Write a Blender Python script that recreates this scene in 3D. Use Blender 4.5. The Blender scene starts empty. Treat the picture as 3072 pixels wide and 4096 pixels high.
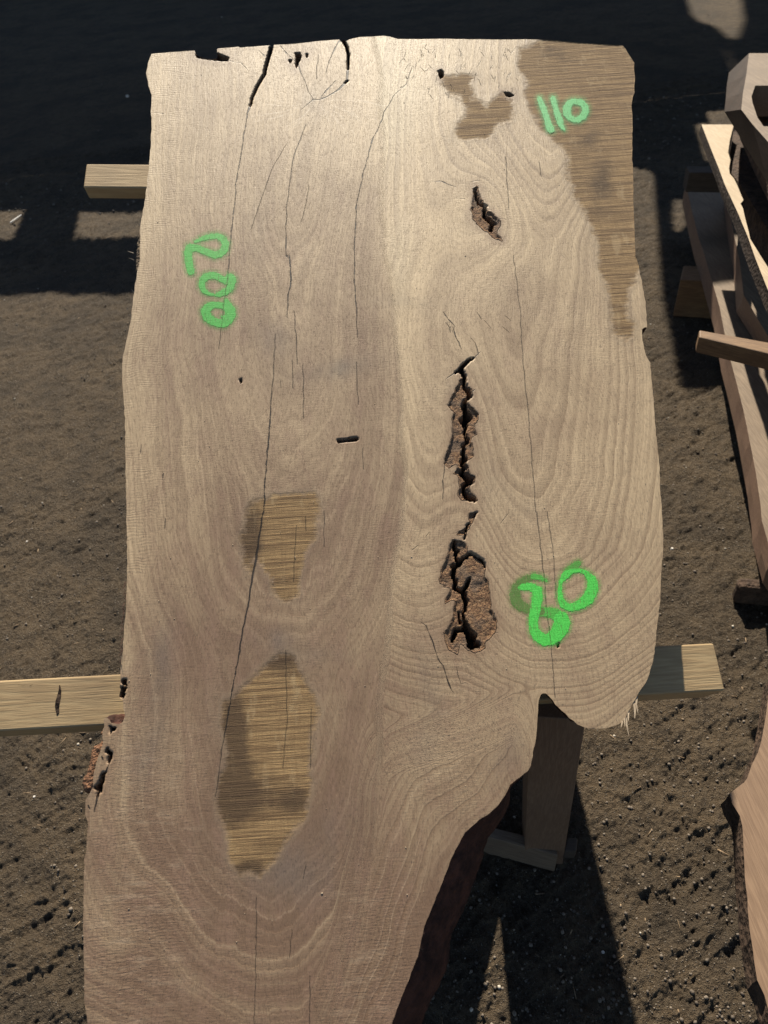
import bpy, math, random
import numpy as np
from mathutils import Matrix, Vector
random.seed(4); rng = np.random.default_rng(7)
S = bpy.context.scene
COL = S.collection

# ------------------------------------------------------------------ camera
F, CX, CY = 2840.0, 1536.0, 2048.0          # focal length and centre of a 3072 x 4096 frame
HC, DS = 1.85, 1.18                          # eye height, distance to the slab
def cdir(px, py):
    v = np.array([px - CX, -(py - CY), -F]); return v / np.linalg.norm(v)
UPC = -cdir(1900, 4980)
fw = np.array([0, 0, -1.0]); fw = fw - UPC * fw.dot(UPC); fw /= np.linalg.norm(fw)
RT = np.cross(fw, UPC)
RW = np.array([RT, fw, UPC])                 # camera -> world
CAM = np.array([0, 0, HC])
cd = bpy.data.cameras.new('camera'); cam = bpy.data.objects.new('camera', cd); COL.objects.link(cam)
m4 = Matrix([list(RW[i]) + [0] for i in range(3)] + [[0, 0, 0, 1]]); m4.translation = Vector(CAM)
cam.matrix_world = m4
cd.sensor_fit = 'VERTICAL'; cd.sensor_height = 36; cd.sensor_width = 27; cd.lens = F / 4096 * 36
cd.clip_start = 0.02; cd.clip_end = 500
cd.dof.use_dof = True; cd.dof.focus_distance = 1.3; cd.dof.aperture_fstop = 6.5
S.camera = cam
# ------------------------------------------------------------------ light
SUN_EL, SUN_AZ = math.radians(40.0), math.radians(2.5)
W = bpy.data.worlds.new('World'); S.world = W; W.use_nodes = True
nt = W.node_tree; nt.nodes.clear()
sky = nt.nodes.new('ShaderNodeTexSky'); sky.sky_type = 'NISHITA'; sky.sun_disc = False
sky.sun_elevation = SUN_EL; sky.sun_rotation = SUN_AZ; sky.air_density = 1.0; sky.dust_density = 0.6
bg = nt.nodes.new('ShaderNodeBackground'); bg.inputs['Strength'].default_value = 0.055
wo = nt.nodes.new('ShaderNodeOutputWorld')
nt.links.new(sky.outputs[0], bg.inputs[0]); nt.links.new(bg.outputs[0], wo.inputs[0])
sl = bpy.data.lights.new('sun', 'SUN'); sl.energy = 5.0; sl.angle = math.radians(0.53); sl.color = (1.0, 0.91, 0.76)
sun = bpy.data.objects.new('sun', sl); COL.objects.link(sun)
sd_ = Vector((math.sin(SUN_AZ) * math.cos(SUN_EL), math.cos(SUN_AZ) * math.cos(SUN_EL), math.sin(SUN_EL)))
sun.rotation_euler = sd_.to_track_quat('Z', 'Y').to_euler(); sun.location = (0, 6, 8)
S.view_settings.view_transform = 'Standard'; S.view_settings.look = 'None'
S.view_settings.gamma = 1; S.view_settings.use_curve_mapping = False
S.view_settings.exposure = 0.95

# ------------------------------------------------------------------ frames and projection helpers
NS = -(RW @ cdir(1612, 3197))
YS = RW @ cdir(1073, -4946); YS -= NS * YS.dot(NS); YS /= np.linalg.norm(YS)
XS = np.cross(YS, NS)
P0 = CAM + RW @ np.array([0, 0, -DS])
SLABM = Matrix([[XS[i], YS[i], NS[i], P0[i]] for i in range(3)] + [[0, 0, 0, 1]])
def on_h(px, py, z=0.0):
    r = RW @ cdir(px, py); return CAM + r * ((z - HC) / r[2])
def on_slab(px, py, off=0.0):
    r = RW @ cdir(px, py); return CAM + r * ((P0 + NS * off - CAM).dot(NS) / r.dot(NS))
def suv(px, py, off=0.0):
    d = on_slab(px, py, off) - P0; return d.dot(XS), d.dot(YS)
def to_px(P):                                # (n,3) world -> the photograph's pixels, used to lay out the figure of the wood
    c = (P - CAM) @ RW; return CX + F * c[:, 0] / -c[:, 2], CY - F * c[:, 1] / -c[:, 2]

# ------------------------------------------------------------------ noise
TAB = rng.random((256, 256))
def vnoise(x, y):
    xi = np.floor(x).astype(int); yi = np.floor(y).astype(int); fx = x - xi; fy = y - yi
    fx = fx * fx * (3 - 2 * fx); fy = fy * fy * (3 - 2 * fy)
    a = TAB[xi & 255, yi & 255]; b = TAB[(xi + 1) & 255, yi & 255]
    c = TAB[xi & 255, (yi + 1) & 255]; d = TAB[(xi + 1) & 255, (yi + 1) & 255]
    return (a + (b - a) * fx) * (1 - fy) + (c + (d - c) * fx) * fy - 0.5
def fbm(x, y, o=4):
    r = 0; a = 1.0
    for i in range(o):
        r = r + a * vnoise(x * 2 ** i + 17.3 * i, y * 2 ** i + 9.1 * i); a *= 0.5
    return r
def seg_dist(PX, PY, poly, closed=False, rad=None):
    """distance to a polyline (minus an interpolated radius), nearest point, inside test"""
    P = np.array(poly, float)[:, :2]; n = len(P)
    best = np.full(PX.shape, 1e9); bx = np.zeros_like(PX); by = np.zeros_like(PX); inside = np.zeros(PX.shape, bool)
    for i in range(n if closed else n - 1):
        a = P[i]; b = P[(i + 1) % n]; dx, dy = b - a; L = dx * dx + dy * dy + 1e-12
        t = np.clip(((PX - a[0]) * dx + (PY - a[1]) * dy) / L, 0, 1)
        qx = a[0] + t * dx; qy = a[1] + t * dy; d = np.hypot(PX - qx, PY - qy)
        if rad is not None: d = d - (rad[i] + (rad[(i + 1) % n] - rad[i]) * t)
        k = d < best; best[k] = d[k]; bx[k] = qx[k]; by[k] = qy[k]
        if closed:
            c = ((a[1] > PY) != (b[1] > PY))
            if dy != 0:
                xx = a[0] + (PY - a[1]) * dx / dy; inside ^= c & (PX < xx)
    if closed: best = np.where(inside, -best, best)
    return best, bx, by
def local_sd(PX, PY, poly, closed=False, rad=None, margin=40, default=99.0):
    """seg_dist restricted to a box round the figure"""
    P = np.array(poly, float); out = np.full(PX.shape, default)
    mg = margin + (max(rad) if rad is not None else 0)
    k = (PX > P[:, 0].min() - mg) & (PX < P[:, 0].max() + mg) & (PY > P[:, 1].min() - mg) & (PY < P[:, 1].max() + mg)
    if k.any(): out[k] = seg_dist(PX[k], PY[k], poly, closed, rad)[0]
    return out
def crop(pts, ox, oy, s):
    return [(ox + p[0] * s, oy + p[1] * s) + tuple(q * s for q in p[2:]) for p in pts]

# ------------------------------------------------------------------ object helpers
def tag(o, label=None, cat=None, group=None, kind=None):
    if label: o['label'] = label
    if cat: o['category'] = cat
    if group: o['group'] = group
    if kind: o['kind'] = kind
    return o
def empty(name, loc, label, cat, group=None):
    o = bpy.data.objects.new(name, None); COL.objects.link(o); o.location = loc; o.empty_display_size = 0.1
    return tag(o, label, cat, group)
def mesh(name, V, Fc, mat, parent=None, smooth=False, mw=None, pinv=True):
    me = bpy.data.meshes.new(name)
    V = np.asarray(V, float)
    if isinstance(Fc, np.ndarray):
        k = Fc.shape[1]; me.vertices.add(len(V)); me.vertices.foreach_set('co', V.ravel())
        me.loops.add(Fc.size); me.loops.foreach_set('vertex_index', Fc.ravel().astype(np.int32))
        me.polygons.add(len(Fc)); me.polygons.foreach_set('loop_start', np.arange(0, Fc.size, k, dtype=np.int32))
        me.polygons.foreach_set('loop_total', np.full(len(Fc), k, dtype=np.int32)); me.update(calc_edges=True)
    else:
        me.from_pydata([tuple(v) for v in V], [], Fc); me.update()
    if smooth: me.polygons.foreach_set('use_smooth', np.ones(len(me.polygons), bool))
    if mat: me.materials.append(mat)
    o = bpy.data.objects.new(name, me); COL.objects.link(o)
    if mw is not None: o.matrix_world = mw
    if parent is not None:
        o.parent = parent
        o.matrix_parent_inverse = parent.matrix_basis.inverted()
    return o
def attr(o, name, data):
    a = o.data.attributes.new(name, 'FLOAT', 'POINT'); a.data.foreach_set('value', np.asarray(data, np.float32))

# ------------------------------------------------------------------ material helpers
class G:
    def __init__(s, name):
        s.m = bpy.data.materials.new(name); s.m.use_nodes = True; s.t = s.m.node_tree; s.t.nodes.clear()
        s.out = s.t.nodes.new('ShaderNodeOutputMaterial'); s.b = s.t.nodes.new('ShaderNodeBsdfPrincipled')
        s.t.links.new(s.b.outputs[0], s.out.inputs[0]); s.tc = s.t.nodes.new('ShaderNodeTexCoord')
    def put(s, sock, v):
        if v is None: return
        if isinstance(v, bpy.types.NodeSocket): s.t.links.new(v, sock)
        elif isinstance(v, (tuple, list)) and len(v) == 3 and sock.type == 'RGBA': sock.default_value = (*v, 1)
        else: sock.default_value = v
    def math(s, op, a, b=None, c=None, clamp=False):
        n = s.t.nodes.new('ShaderNodeMath'); n.operation = op; n.use_clamp = clamp
        for i, v in enumerate((a, b, c)):
            if v is not None: s.put(n.inputs[i], v)
        return n.outputs[0]
    def mix(s, f, a, b, mode='MIX'):
        n = s.t.nodes.new('ShaderNodeMix'); n.data_type = 'RGBA'; n.blend_type = mode
        s.put(n.inputs[0], f); s.put(n.inputs[6], a); s.put(n.inputs[7], b); return n.outputs[2]
    def noise(s, vec, scale, detail=3, rough=0.55, dist=0.0):
        n = s.t.nodes.new('ShaderNodeTexNoise'); s.put(n.inputs['Vector'], vec); s.put(n.inputs['Scale'], scale)
        s.put(n.inputs['Detail'], detail); s.put(n.inputs['Roughness'], rough); s.put(n.inputs['Distortion'], dist); return n.outputs[0]
    def voro(s, vec, scale, feat='F1', rnd=1.0):
        n = s.t.nodes.new('ShaderNodeTexVoronoi'); n.feature = feat; s.put(n.inputs['Vector'], vec); s.put(n.inputs['Scale'], scale)
        s.put(n.inputs['Randomness'], rnd); return n.outputs
    def mapv(s, vec, sc=(1, 1, 1), rot=(0, 0, 0), loc=(0, 0, 0)):
        n = s.t.nodes.new('ShaderNodeMapping'); s.put(n.inputs[0], vec); n.inputs['Scale'].default_value = sc
        n.inputs['Rotation'].default_value = rot; n.inputs['Location'].default_value = loc; return n.outputs[0]
    def rng(s, v, a, b, c=0.0, d=1.0, mode='SMOOTHSTEP'):
        n = s.t.nodes.new('ShaderNodeMapRange'); n.interpolation_type = mode; s.put(n.inputs[0], v)
        for i, x in enumerate((a, b, c, d)): s.put(n.inputs[i + 1], x)
        return n.outputs[0]
    def at(s, name):
        n = s.t.nodes.new('ShaderNodeAttribute'); n.attribute_name = name; return n.outputs['Fac']
    def comb(s, x, y, z=0.0):
        n = s.t.nodes.new('ShaderNodeCombineXYZ'); s.put(n.inputs[0], x); s.put(n.inputs[1], y); s.put(n.inputs[2], z); return n.outputs[0]
    def sep(s, v):
        n = s.t.nodes.new('ShaderNodeSeparateXYZ'); s.put(n.inputs[0], v); return n.outputs
    def bump(s, h, dist, strength=1.0, prev=None):
        n = s.t.nodes.new('ShaderNodeBump'); s.put(n.inputs['Height'], h); n.inputs['Distance'].default_value = dist
        s.put(n.inputs['Strength'], strength)
        if prev is not None: s.put(n.inputs['Normal'], prev)
        return n.outputs[0]
    def done(s, col, rough=0.6, nrm=None, spec=0.5):
        s.put(s.b.inputs['Base Color'], col); s.put(s.b.inputs['Roughness'], rough); s.put(s.b.inputs['Specular IOR Level'], spec)
        if nrm is not None: s.put(s.b.inputs['Normal'], nrm)
        return s.m

def wood_mat(name, pale, dark, axis=1, scale=1.0, rough=0.62, wear=None, ring=70):
    g = G(name); o = g.tc.outputs['Object']
    st = [1, 1, 1]; st[axis] = 0.06
    v = g.mapv(o, tuple(st))
    a = g.noise(v, 22 * scale, 4, 0.6, 0.8)
    w = g.math('SINE', g.math('MULTIPLY', a, ring)); w = g.rng(w, -1, 1)
    fine = g.noise(v, 320 * scale, 3, 0.65)
    blot = g.noise(o, 7, 3)
    col = g.mix(g.math('MULTIPLY', w, 0.45), pale, dark)
    col = g.mix(g.rng(fine, 0.42, 0.62, 0.0, 0.55), col, dark)
    col = g.mix(g.rng(blot, 0.4, 0.75, 0, 0.5), col, wear if wear else dark)
    h = g.math('ADD', g.math('MULTIPLY', fine, 1.0), g.math('MULTIPLY', w, 0.25))
    return g.done(col, rough, g.bump(h, 0.0006), 0.3)
def bark_mat(name, c1, c2, sc=1.0):
    g = G(name); o = g.tc.outputs['Object']
    a = g.noise(o, 30 * sc, 6, 0.7); v = g.voro(o, 90 * sc)[0]; b = g.noise(o, 9 * sc, 3)
    col = g.mix(g.rng(a, 0.35, 0.65), c1, c2); col = g.mix(g.rng(b, 0.4, 0.7, 0, 0.6), col, tuple(x * 0.45 for x in c1))
    return g.done(col, 0.85, g.bump(g.math('ADD', a, g.math('MULTIPLY', v, 0.5)), 0.008), 0.2)

# ================================================================== GROUND
def ground_mat():
    g = G('dirt'); o = g.tc.outputs['Object']
    big = g.noise(o, 1.7, 4, 0.6); mid = g.noise(o, 14, 5, 0.65); fin = g.noise(o, 110, 4, 0.7); gr = g.noise(o, 420, 2, 0.6)
    col = g.mix(g.rng(mid, 0.35, 0.68), (0.118, 0.084, 0.051), (0.050, 0.037, 0.025))
    col = g.mix(g.rng(fin, 0.42, 0.60, 0, 0.8), col, (0.140, 0.106, 0.070))
    col = g.mix(g.rng(big, 0.42, 0.66, 0, 0.6), col, (0.050, 0.040, 0.030))
    vo = g.voro(o, 150); k = g.rng(vo[0], 0.10, 0.34, 1, 0)
    sel = g.sep(vo[1]); k = g.math('MULTIPLY', k, g.rng(sel[0], 0.55, 0.75))
    col = g.mix(k, col, g.mix(sel[1], (0.10, 0.09, 0.075), (0.34, 0.30, 0.25)))
    h = g.math('ADD', g.math('MULTIPLY', fin, 1.0), g.math('ADD', g.math('MULTIPLY', gr, 0.35), g.math('MULTIPLY', k, 0.5)))
    return g.done(col, 0.9, g.bump(h, 0.028), 0.2)
M_DIRT = ground_mat()
def ground_h(x, y):
    h = 0.016 * fbm(x * 2.2, y * 2.2, 3)
    c, s = math.cos(0.55), math.sin(0.55)
    a, b = c * x + s * y, -s * x + c * y
    rid = fbm(a * 9, b * 26, 3); h = h + 0.010 * (1 - np.abs(rid) * 3).clip(-1, 1) * (vnoise(x * 3, y * 3) + 0.5)
    rd2 = 1 - np.abs(fbm(x * 34 + 0.4 * a, y * 34, 3)) * 2.6; h = h + 0.0022 * rd2.clip(-0.3, 1)
    h = h + 0.0105 * fbm(x * 18, y * 18, 3) + 0.0062 * fbm(x * 80 + 3, y * 80, 3) + 0.0032 * vnoise(x * 210, y * 210)
    h = h + 0.012 * np.clip(fbm(x * 52, y * 52, 2) - 0.34, 0, 1)
    return h
NJ, NI = 860, 640
yy = -0.15 + np.concatenate([0.55 * (7.4 / 0.55) ** (np.arange(NJ) / (NJ - 1.0))]) - 0.3
ss = np.linspace(-1, 1, NI)
Y = np.repeat(yy, NI); Xg = np.tile(ss, NJ) * (0.80 + 0.60 * np.maximum(Y, 0))
# tyre-tread and boot prints pressed into the dirt
Hh = ground_h(Xg, Y)
for (px, py, ang, ln, wd) in ((260, 2330, 0.5, 0.16, 0.05), (2740, 3540, 0.3, 0.16, 0.05), (2860, 3420, 0.5, 0.12, 0.045), (90, 2440, 0.8, 0.16, 0.045), (2790, 3140, -0.3, 0.12, 0.04), (150, 3000, 0.9, 0.16, 0.05)):
    c = on_h(px, py); dx, dy = Xg - c[0], Y - c[1]
    a = dx * math.cos(ang) + dy * math.sin(ang); b = -dx * math.sin(ang) + dy * math.cos(ang)
    m = ((np.abs(a) < ln / 2) & (np.abs(b) < wd / 2)).astype(float)
    Hh = Hh + m * (0.5 + vnoise(a * 20, b * 20)) * (-0.002 + 0.0022 * np.sign(np.sin(a * 2 * math.pi / 0.024)))
V = np.stack([Xg, Y, Hh], 1)
idx = np.arange(NJ * NI).reshape(NJ, NI)
Q = np.stack([idx[:-1, :-1].ravel(), idx[:-1, 1:].ravel(), idx[1:, 1:].ravel(), idx[1:, :-1].ravel()], 1)
gr = mesh('ground', V, Q, M_DIRT, smooth=True); tag(gr, kind='structure')
gp = mesh('yard_ground', [(-120, -120, -0.03), (120, -120, -0.03), (120, 160, -0.03), (-120, 160, -0.03)], [(0, 1, 2, 3)], M_DIRT); tag(gp, kind='structure')

# gravel and wood litter
def ico():
    import bmesh
    bm = bmesh.new(); bmesh.ops.create_icosphere(bm, subdivisions=1, radius=1); bm.verts.ensure_lookup_table()
    v = np.array([x.co[:] for x in bm.verts]); f = np.array([[w.index for w in t.verts] for t in bm.faces]); bm.free(); return v, f
IV, IF = ico()
def gravel():
    n = 25000; Vs = []; Fs = []; Cs = []
    t = rng.random(n); y = 0.05 + 6.5 * t ** 1.9; y[:900] = 4.5 + 9 * rng.random(900); x = (rng.random(n) * 2 - 1) * (0.55 + 0.55 * y); x[:900] -= 0.8
    dens = vnoise(x * 3.5, y * 3.5) + 0.5
    keep = rng.random(n) < 0.25 + dens; x, y = x[keep], y[keep]; n = len(x)
    z = ground_h(x, y); sz = (0.0010 + 0.0042 * rng.random(n) ** 4) * np.where(y > 5, 2.2, 1.0)
    big = rng.random(n) < 0.015; sz[big] *= 1.5
    tone = rng.random(n)
    for i in range(n):
        s = sz[i] * np.array([1, 0.7 + 0.5 * rng.random(), 0.55 + 0.4 * rng.random()]); a = rng.random() * 6.28
        v = IV * (1 + 0.22 * (rng.random((len(IV), 1)) - 0.5)) * s
        c, q = math.cos(a), math.sin(a); v = np.stack([v[:, 0] * c - v[:, 1] * q, v[:, 0] * q + v[:, 1] * c, v[:, 2]], 1)
        Vs.append(v + [x[i], y[i], z[i] + s[2] * 0.45]); Fs.append(IF + i * len(IV)); Cs.append(np.full(len(IV), tone[i]))
    g = G('gravel'); t_ = g.at('tone'); nz = g.noise(g.tc.outputs['Object'], 300, 2)
    col = g.mix(g.rng(t_, 0, 0.85, mode='LINEAR'), (0.06, 0.047, 0.036), (0.19, 0.155, 0.12)); col = g.mix(g.rng(t_, 0.965, 0.985), col, (0.50, 0.45, 0.37))
    col = g.mix(g.rng(nz, 0.4, 0.6, 0, 0.4), col, (0.10, 0.08, 0.06)); g.done(col, 0.7, None, 0.3)
    o = mesh('gravel', np.concatenate(Vs), np.concatenate(Fs), g.m, smooth=False); attr(o, 'tone', np.concatenate(Cs))
    tag(o, 'small grey and tan pebbles strewn over the brown dirt', 'gravel', kind='stuff')
gravel()
def litter():
    n = 420; Vs = []; Fs = []
    y = 0.1 + 5.5 * rng.random(n) ** 1.8; x = (rng.random(n) * 2 - 1) * (0.55 + 0.55 * y); z = ground_h(x, y)
    for i in range(n):
        L = 0.004 + 0.016 * rng.random() ** 2.5; w = 0.0007 + 0.0012 * rng.random(); a = rng.random() * 6.28; t = (rng.random() - 0.5) * 0.4
        c, q = math.cos(a), math.sin(a)
        b = np.array([[-L, -w, 0], [L, -w * 0.5, t * L], [L, w * 0.6, t * L], [-L, w, 0], [-L, -w, w * 1.4], [L, -w * 0.5, t * L + w], [L, w * 0.6, t * L + w], [-L, w, w * 1.4]])
        b = np.stack([b[:, 0] * c - b[:, 1] * q, b[:, 0] * q + b[:, 1] * c, b[:, 2]], 1) + [x[i], y[i], z[i] + 0.001]
        Vs.append(b); Fs.append(np.array([[0, 3, 2, 1], [4, 5, 6, 7], [0, 1, 5, 4], [1, 2, 6, 5], [2, 3, 7, 6], [3, 0, 4, 7]]) + 8 * i)
    o = mesh('wood_litter', np.concatenate(Vs), np.concatenate(Fs), wood_mat('litter_wood', (0.30, 0.21, 0.12), (0.12, 0.08, 0.05)))
    tag(o, 'tiny splinters and twigs of wood scattered on the dirt', 'wood litter', kind='stuff')
litter()

# ================================================================== ADDED SUN SCREENS that shade the far yard (out of the frame, above and beyond)
M_SCREEN = wood_mat('screen_boards', (0.16, 0.12, 0.09), (0.07, 0.05, 0.04))
def box_pts(x0, x1, y0, y1, z0, z1):
    return [(x0, y0, z0), (x1, y0, z0), (x1, y1, z0), (x0, y1, z0), (x0, y0, z1), (x1, y0, z1), (x1, y1, z1), (x0, y1, z1)]
BF = [(0, 3, 2, 1), (4, 5, 6, 7), (0, 1, 5, 4), (1, 2, 6, 5), (2, 3, 7, 6), (3, 0, 4, 7)]
ZR = 3.0
SH = (math.sin(SUN_AZ) / math.tan(SUN_EL) * ZR, math.cos(SUN_AZ) / math.tan(SUN_EL) * ZR)
sun_screen = empty('added_sun_screen', (0, 12, 0), 'unseen screen added overhead to shade the far dirt, gaps cut for sunlit patches', 'sun_screen')
def inside(x, y, poly):
    r = np.zeros(np.shape(x), bool); n = len(poly)
    for i in range(n):
        a, b = poly[i], poly[(i + 1) % n]
        if a[1] == b[1]: continue
        r ^= ((a[1] > y) != (b[1] > y)) & (x < a[0] + (y - a[1]) * (b[0] - a[0]) / (b[1] - a[1]))
    return r
gx = lambda px, py: tuple(on_h(px, py)[:2])
# screen edge and gaps, shaped to leave the sunlit patches on the dirt
SHADE_EDGE = [(-14, 5.6), gx(-900, 1185), gx(620, 1168), (0, 3.9), (0.8, 5.3), (1.95, 5.12), gx(2610, 690), gx(2650, 1200), gx(2722, 1560), (6, 2.3), (14, 2.3), (14, 6.5), (-14, 6.5)]
GAPS = [[gx(-900, 960), gx(55, 955), gx(100, 838), gx(-900, 838)], [gx(298, 958), gx(640, 958), gx(640, 848), gx(322, 850)],
        [gx(2690, 790), gx(2733, 793), gx(2746, 850), gx(2738, 905), gx(2700, 925), gx(2686, 880)], [gx(2776, 492), gx(2830, 492), gx(2880, 645), gx(2818, 645)],
        [gx(2822, 438), gx(2960, 438), gx(2960, 520), gx(2836, 520)]]
FAR = [[gx(2742, -40), gx(2765, 40), gx(2800, 75), gx(2870, 95), gx(2935, 152), gx(2968, 140), gx(2992, 70), gx(2975, -40)], [gx(2902, 183), gx(2918, 190), gx(2985, 285), gx(2960, 290)]]
def screen_grid(name, x0, x1, y0, y1, c, test):
    xs = np.arange(x0, x1 + c / 2, c); ys = np.arange(y0, y1 + c / 2, c); cxx, cyy = np.meshgrid(xs[:-1] + c / 2, ys[:-1] + c / 2); ok = test(cxx, cyy)
    n = len(xs); gi = np.arange(n * len(ys)).reshape(len(ys), n); gxx, gyy = np.meshgrid(xs, ys)
    V = np.stack([gxx.ravel() + SH[0], gyy.ravel() + SH[1], np.full(gxx.size, ZR)], 1); q = np.stack([gi[:-1, :-1][ok], gi[:-1, 1:][ok], gi[1:, 1:][ok], gi[1:, :-1][ok]], 1)
    us_ = np.unique(q); rm = np.full(len(V), -1); rm[us_] = np.arange(len(us_)); o = mesh(name, V[us_], rm[q], M_SCREEN, sun_screen)
    md = o.modifiers.new('thickness', 'SOLIDIFY'); md.thickness = 0.025; md.offset = 1
def near_test(x, y):
    r = inside(x, y, SHADE_EDGE)
    for g_ in GAPS: r &= ~inside(x, y, g_)
    return r
screen_grid('screen_panel', -4.5, 4.5, 2.2, 6.4, 0.022, near_test)
def far_test(x, y):
    r = np.ones(x.shape, bool)
    for g_ in FAR: r &= ~inside(x, y, g_)
    return r
screen_grid('screen_panel', -9, -4.51, 5.2, 6.39, 0.3, lambda x, y: np.ones(x.shape, bool))
screen_grid('screen_panel', 4.51, 8, 2.4, 6.39, 0.3, lambda x, y: np.ones(x.shape, bool))
gh = G('pale_bounce'); gh.done(gh.mix(gh.noise(gh.mapv(gh.tc.outputs['Object'], (6, 1, .2)), 1.0, 3), (0.50, 0.60, 0.72), (0.62, 0.70, 0.80)), 0.6); M_BOUNCE = gh.m  # pale tint added to bounce light onto the shaded dirt
far_screen = empty('added_far_screen', (0, 19, 0), 'tall unseen screen added far off for shade and pale bounce, gaps cut in it', 'light screen')  # unseen; added to shade the far dirt and bounce some light back
def screen_wall(x0, x1, z0, z1, c, test=None):
    """unseen screen added for shade, y = 19; the test works on the patch of dirt that each spot shades"""
    xs = np.arange(x0, x1 + c / 2, c); zs = np.arange(z0, z1 + c / 2, c); cxx, czz = np.meshgrid(xs[:-1] + c / 2, zs[:-1] + c / 2); k = 1 / math.tan(SUN_EL)
    ok = np.ones(cxx.shape, bool) if test is None else test(cxx - math.sin(SUN_AZ) * k * czz, 19 - math.cos(SUN_AZ) * k * czz)
    n = len(xs); gi = np.arange(n * len(zs)).reshape(len(zs), n); gxx, gzz = np.meshgrid(xs, zs)
    V = np.stack([gxx.ravel(), np.full(gxx.size, 19.0), gzz.ravel()], 1); q = np.stack([gi[:-1, :-1][ok], gi[:-1, 1:][ok], gi[1:, 1:][ok], gi[1:, :-1][ok]], 1)
    us_ = np.unique(q); rm = np.full(len(V), -1); rm[us_] = np.arange(len(us_)); o = mesh('screen_wall', V[us_], rm[q], M_SCREEN, far_screen)
    md = o.modifiers.new('thickness', 'SOLIDIFY'); md.thickness = 0.12; md.offset = -1
ZT = (19 - 6.35) * math.tan(SUN_EL) / math.cos(SUN_AZ)
screen_wall(2.6, 7.2, 6.6, ZT, 0.03, far_test)
def slabwall(x0, x1, z0, z1):
    mesh('screen_wall', box_pts(x0, x1, 19, 19.12, z0, z1), BF, M_BOUNCE, far_screen)
slabwall(-26, 2.597, 0, ZT); slabwall(2.603, 7.2, 0, 6.597); slabwall(7.23, 24, 0, ZT)
for (x, y) in ((-8.9, 9.9), (7.9, 9.8), (7.9, 6.2), (-8.9, 8.9)):
    mesh('post', box_pts(x - .09, x + .09, y - .09, y + .09, 0, ZR - 0.004), BF, M_SCREEN, sun_screen)  # legs of the added overhead screen

# ================================================================== THE SLAB
OUT = [(585,292),(593,250),(606,215),(690,208),(778,201),(781,212),(790,222),(806,230),(840,238),(868,234),(869,220),(868,194),(955,187),(958,190),(1040,185),(1079,181),(1084,190),(1092,190),(1096,180),(1180,175),(1268,165),(1357,158),(1362,166),(1371,160),(1388,164),(1396,158),(1440,148),(1472,147),(1536,143),(1560,147),(1592,156),(1675,157),(1760,155),(1888,157),(2000,158),(2142,157),(2230,163),(2314,171),(2400,177),(2490,181),(2503,196),(2513,213),(2536,250),(2539,310),(2538,370),(2527,407),(2530,520),(2529,639),(2533,740),(2534,833),(2539,930),(2541,1024),(2556,1065),(2559,1090),(2570,1140),(2582,1209),(2586,1260),(2589,1310),(2578,1309),(2568,1318),(2569,1345),(2575,1394),(2583,1420),(2601,1450),(2603,1490),(2613,1590),(2619,1672),(2624,1740),(2638,1857),(2640,1950),(2647,2048),(2650,2100),(2654,2159),(2650,2230),(2642,2326),(2640,2420),(2627,2511),(2622,2580),(2612,2650),(2602,2680),(2598,2700),(2582,2733),(2562,2760),(2541,2798),(2522,2830),(2508,2854),(2500,2876),(2480,2895),(2445,2908),(2406,2916),(2370,2916),(2337,2911),(2308,2896),(2277,2872),(2248,2842),(2221,2817),(2198,2787),(2186,2776),(2175,2772),(2165,2778),(2158,2789),(2152,2820),(2152,2844),(2149,2880),(2147,2928),(2141,2965),(2132,3010),(2124,3067),(2110,3086),(2080,3108),(2041,3137),(2028,3170),(1990,3225),(1950,3258),(1916,3280),(1880,3312),(1860,3331),(1830,3385),(1814,3415),(1793,3465),(1777,3507),(1750,3575),(1730,3628),(1708,3680),(1693,3720),(1683,3770),(1675,3813),(1650,3880),(1629,3933),(1605,3995),(1582,4053),(1566,4100),(1520,4220),(1440,4330),(1300,4380),(900,4400),(450,4380),(370,4300),(356,4200),(352,4110),(349,4080),(338,4016),(337,3900),(334,3780),(333,3674),(335,3560),(337,3442),(346,3400),(352,3294),(341,3257),(342,3199),(349,3189),(359,3174),(371,3145),(373,3110),(375,3091),(385,3057),(390,3030),(400,3006),(412,2972),(411,2955),(408,2938),(412,2918),(417,2904),(412,2880),(419,2872),(430,2870),(438,2880),(444,2891),(460,2894),(474,2897),(491,2890),(501,2863),(499,2848),(493,2836),(495,2818),(493,2802),(478,2792),(477,2778),(480,2765),(479,2745),(481,2731),(480,2684),(488,2630),(491,2603),(497,2520),(505,2418),(507,2330),(509,2233),(507,2140),(505,2048),(504,1960),(502,1850),(501,1760),(500,1672),(496,1600),(491,1533),(488,1490),(489,1441),(497,1400),(505,1366),(516,1320),(523,1283),(531,1220),(537,1163),(541,1135),(546,1107),(552,1075),(560,1042),(559,970),(560,907),(569,860),(579,805),(588,740),(593,685),(600,620),(604,555),(606,500),(604,444),(607,410),(606,380),(600,360),(593,343),(590,315)]
def roughen(poly, step=14, amp=1.6, seed=3):
    r = random.Random(seed); out = []; n = len(poly)
    for i in range(n):
        a, b = poly[i], poly[(i + 1) % n]; L = math.hypot(b[0] - a[0], b[1] - a[1]); k = max(1, int(L / step))
        straight = a[1] < 260 and b[1] < 260 or a[1] > 4150
        for j in range(k):
            t = j / k; am = 0.5 if straight else amp
            out.append((a[0] + (b[0] - a[0]) * t + r.uniform(-am, am), a[1] + (b[1] - a[1]) * t + r.uniform(-am, am)))
    return out
OUTR = roughen(OUT)
OUV = np.array([suv(*p) for p in OUTR])
h = 0.00215
us = np.arange(OUV[:, 0].min() - 2 * h, OUV[:, 0].max() + 2 * h, h); vs = np.arange(OUV[:, 1].min() - 2 * h, OUV[:, 1].max() + 2 * h, h)
nu, nv = len(us), len(vs)
UU, VV = np.meshgrid(us, vs); U = UU.ravel(); Vv = VV.ravel()
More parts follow.
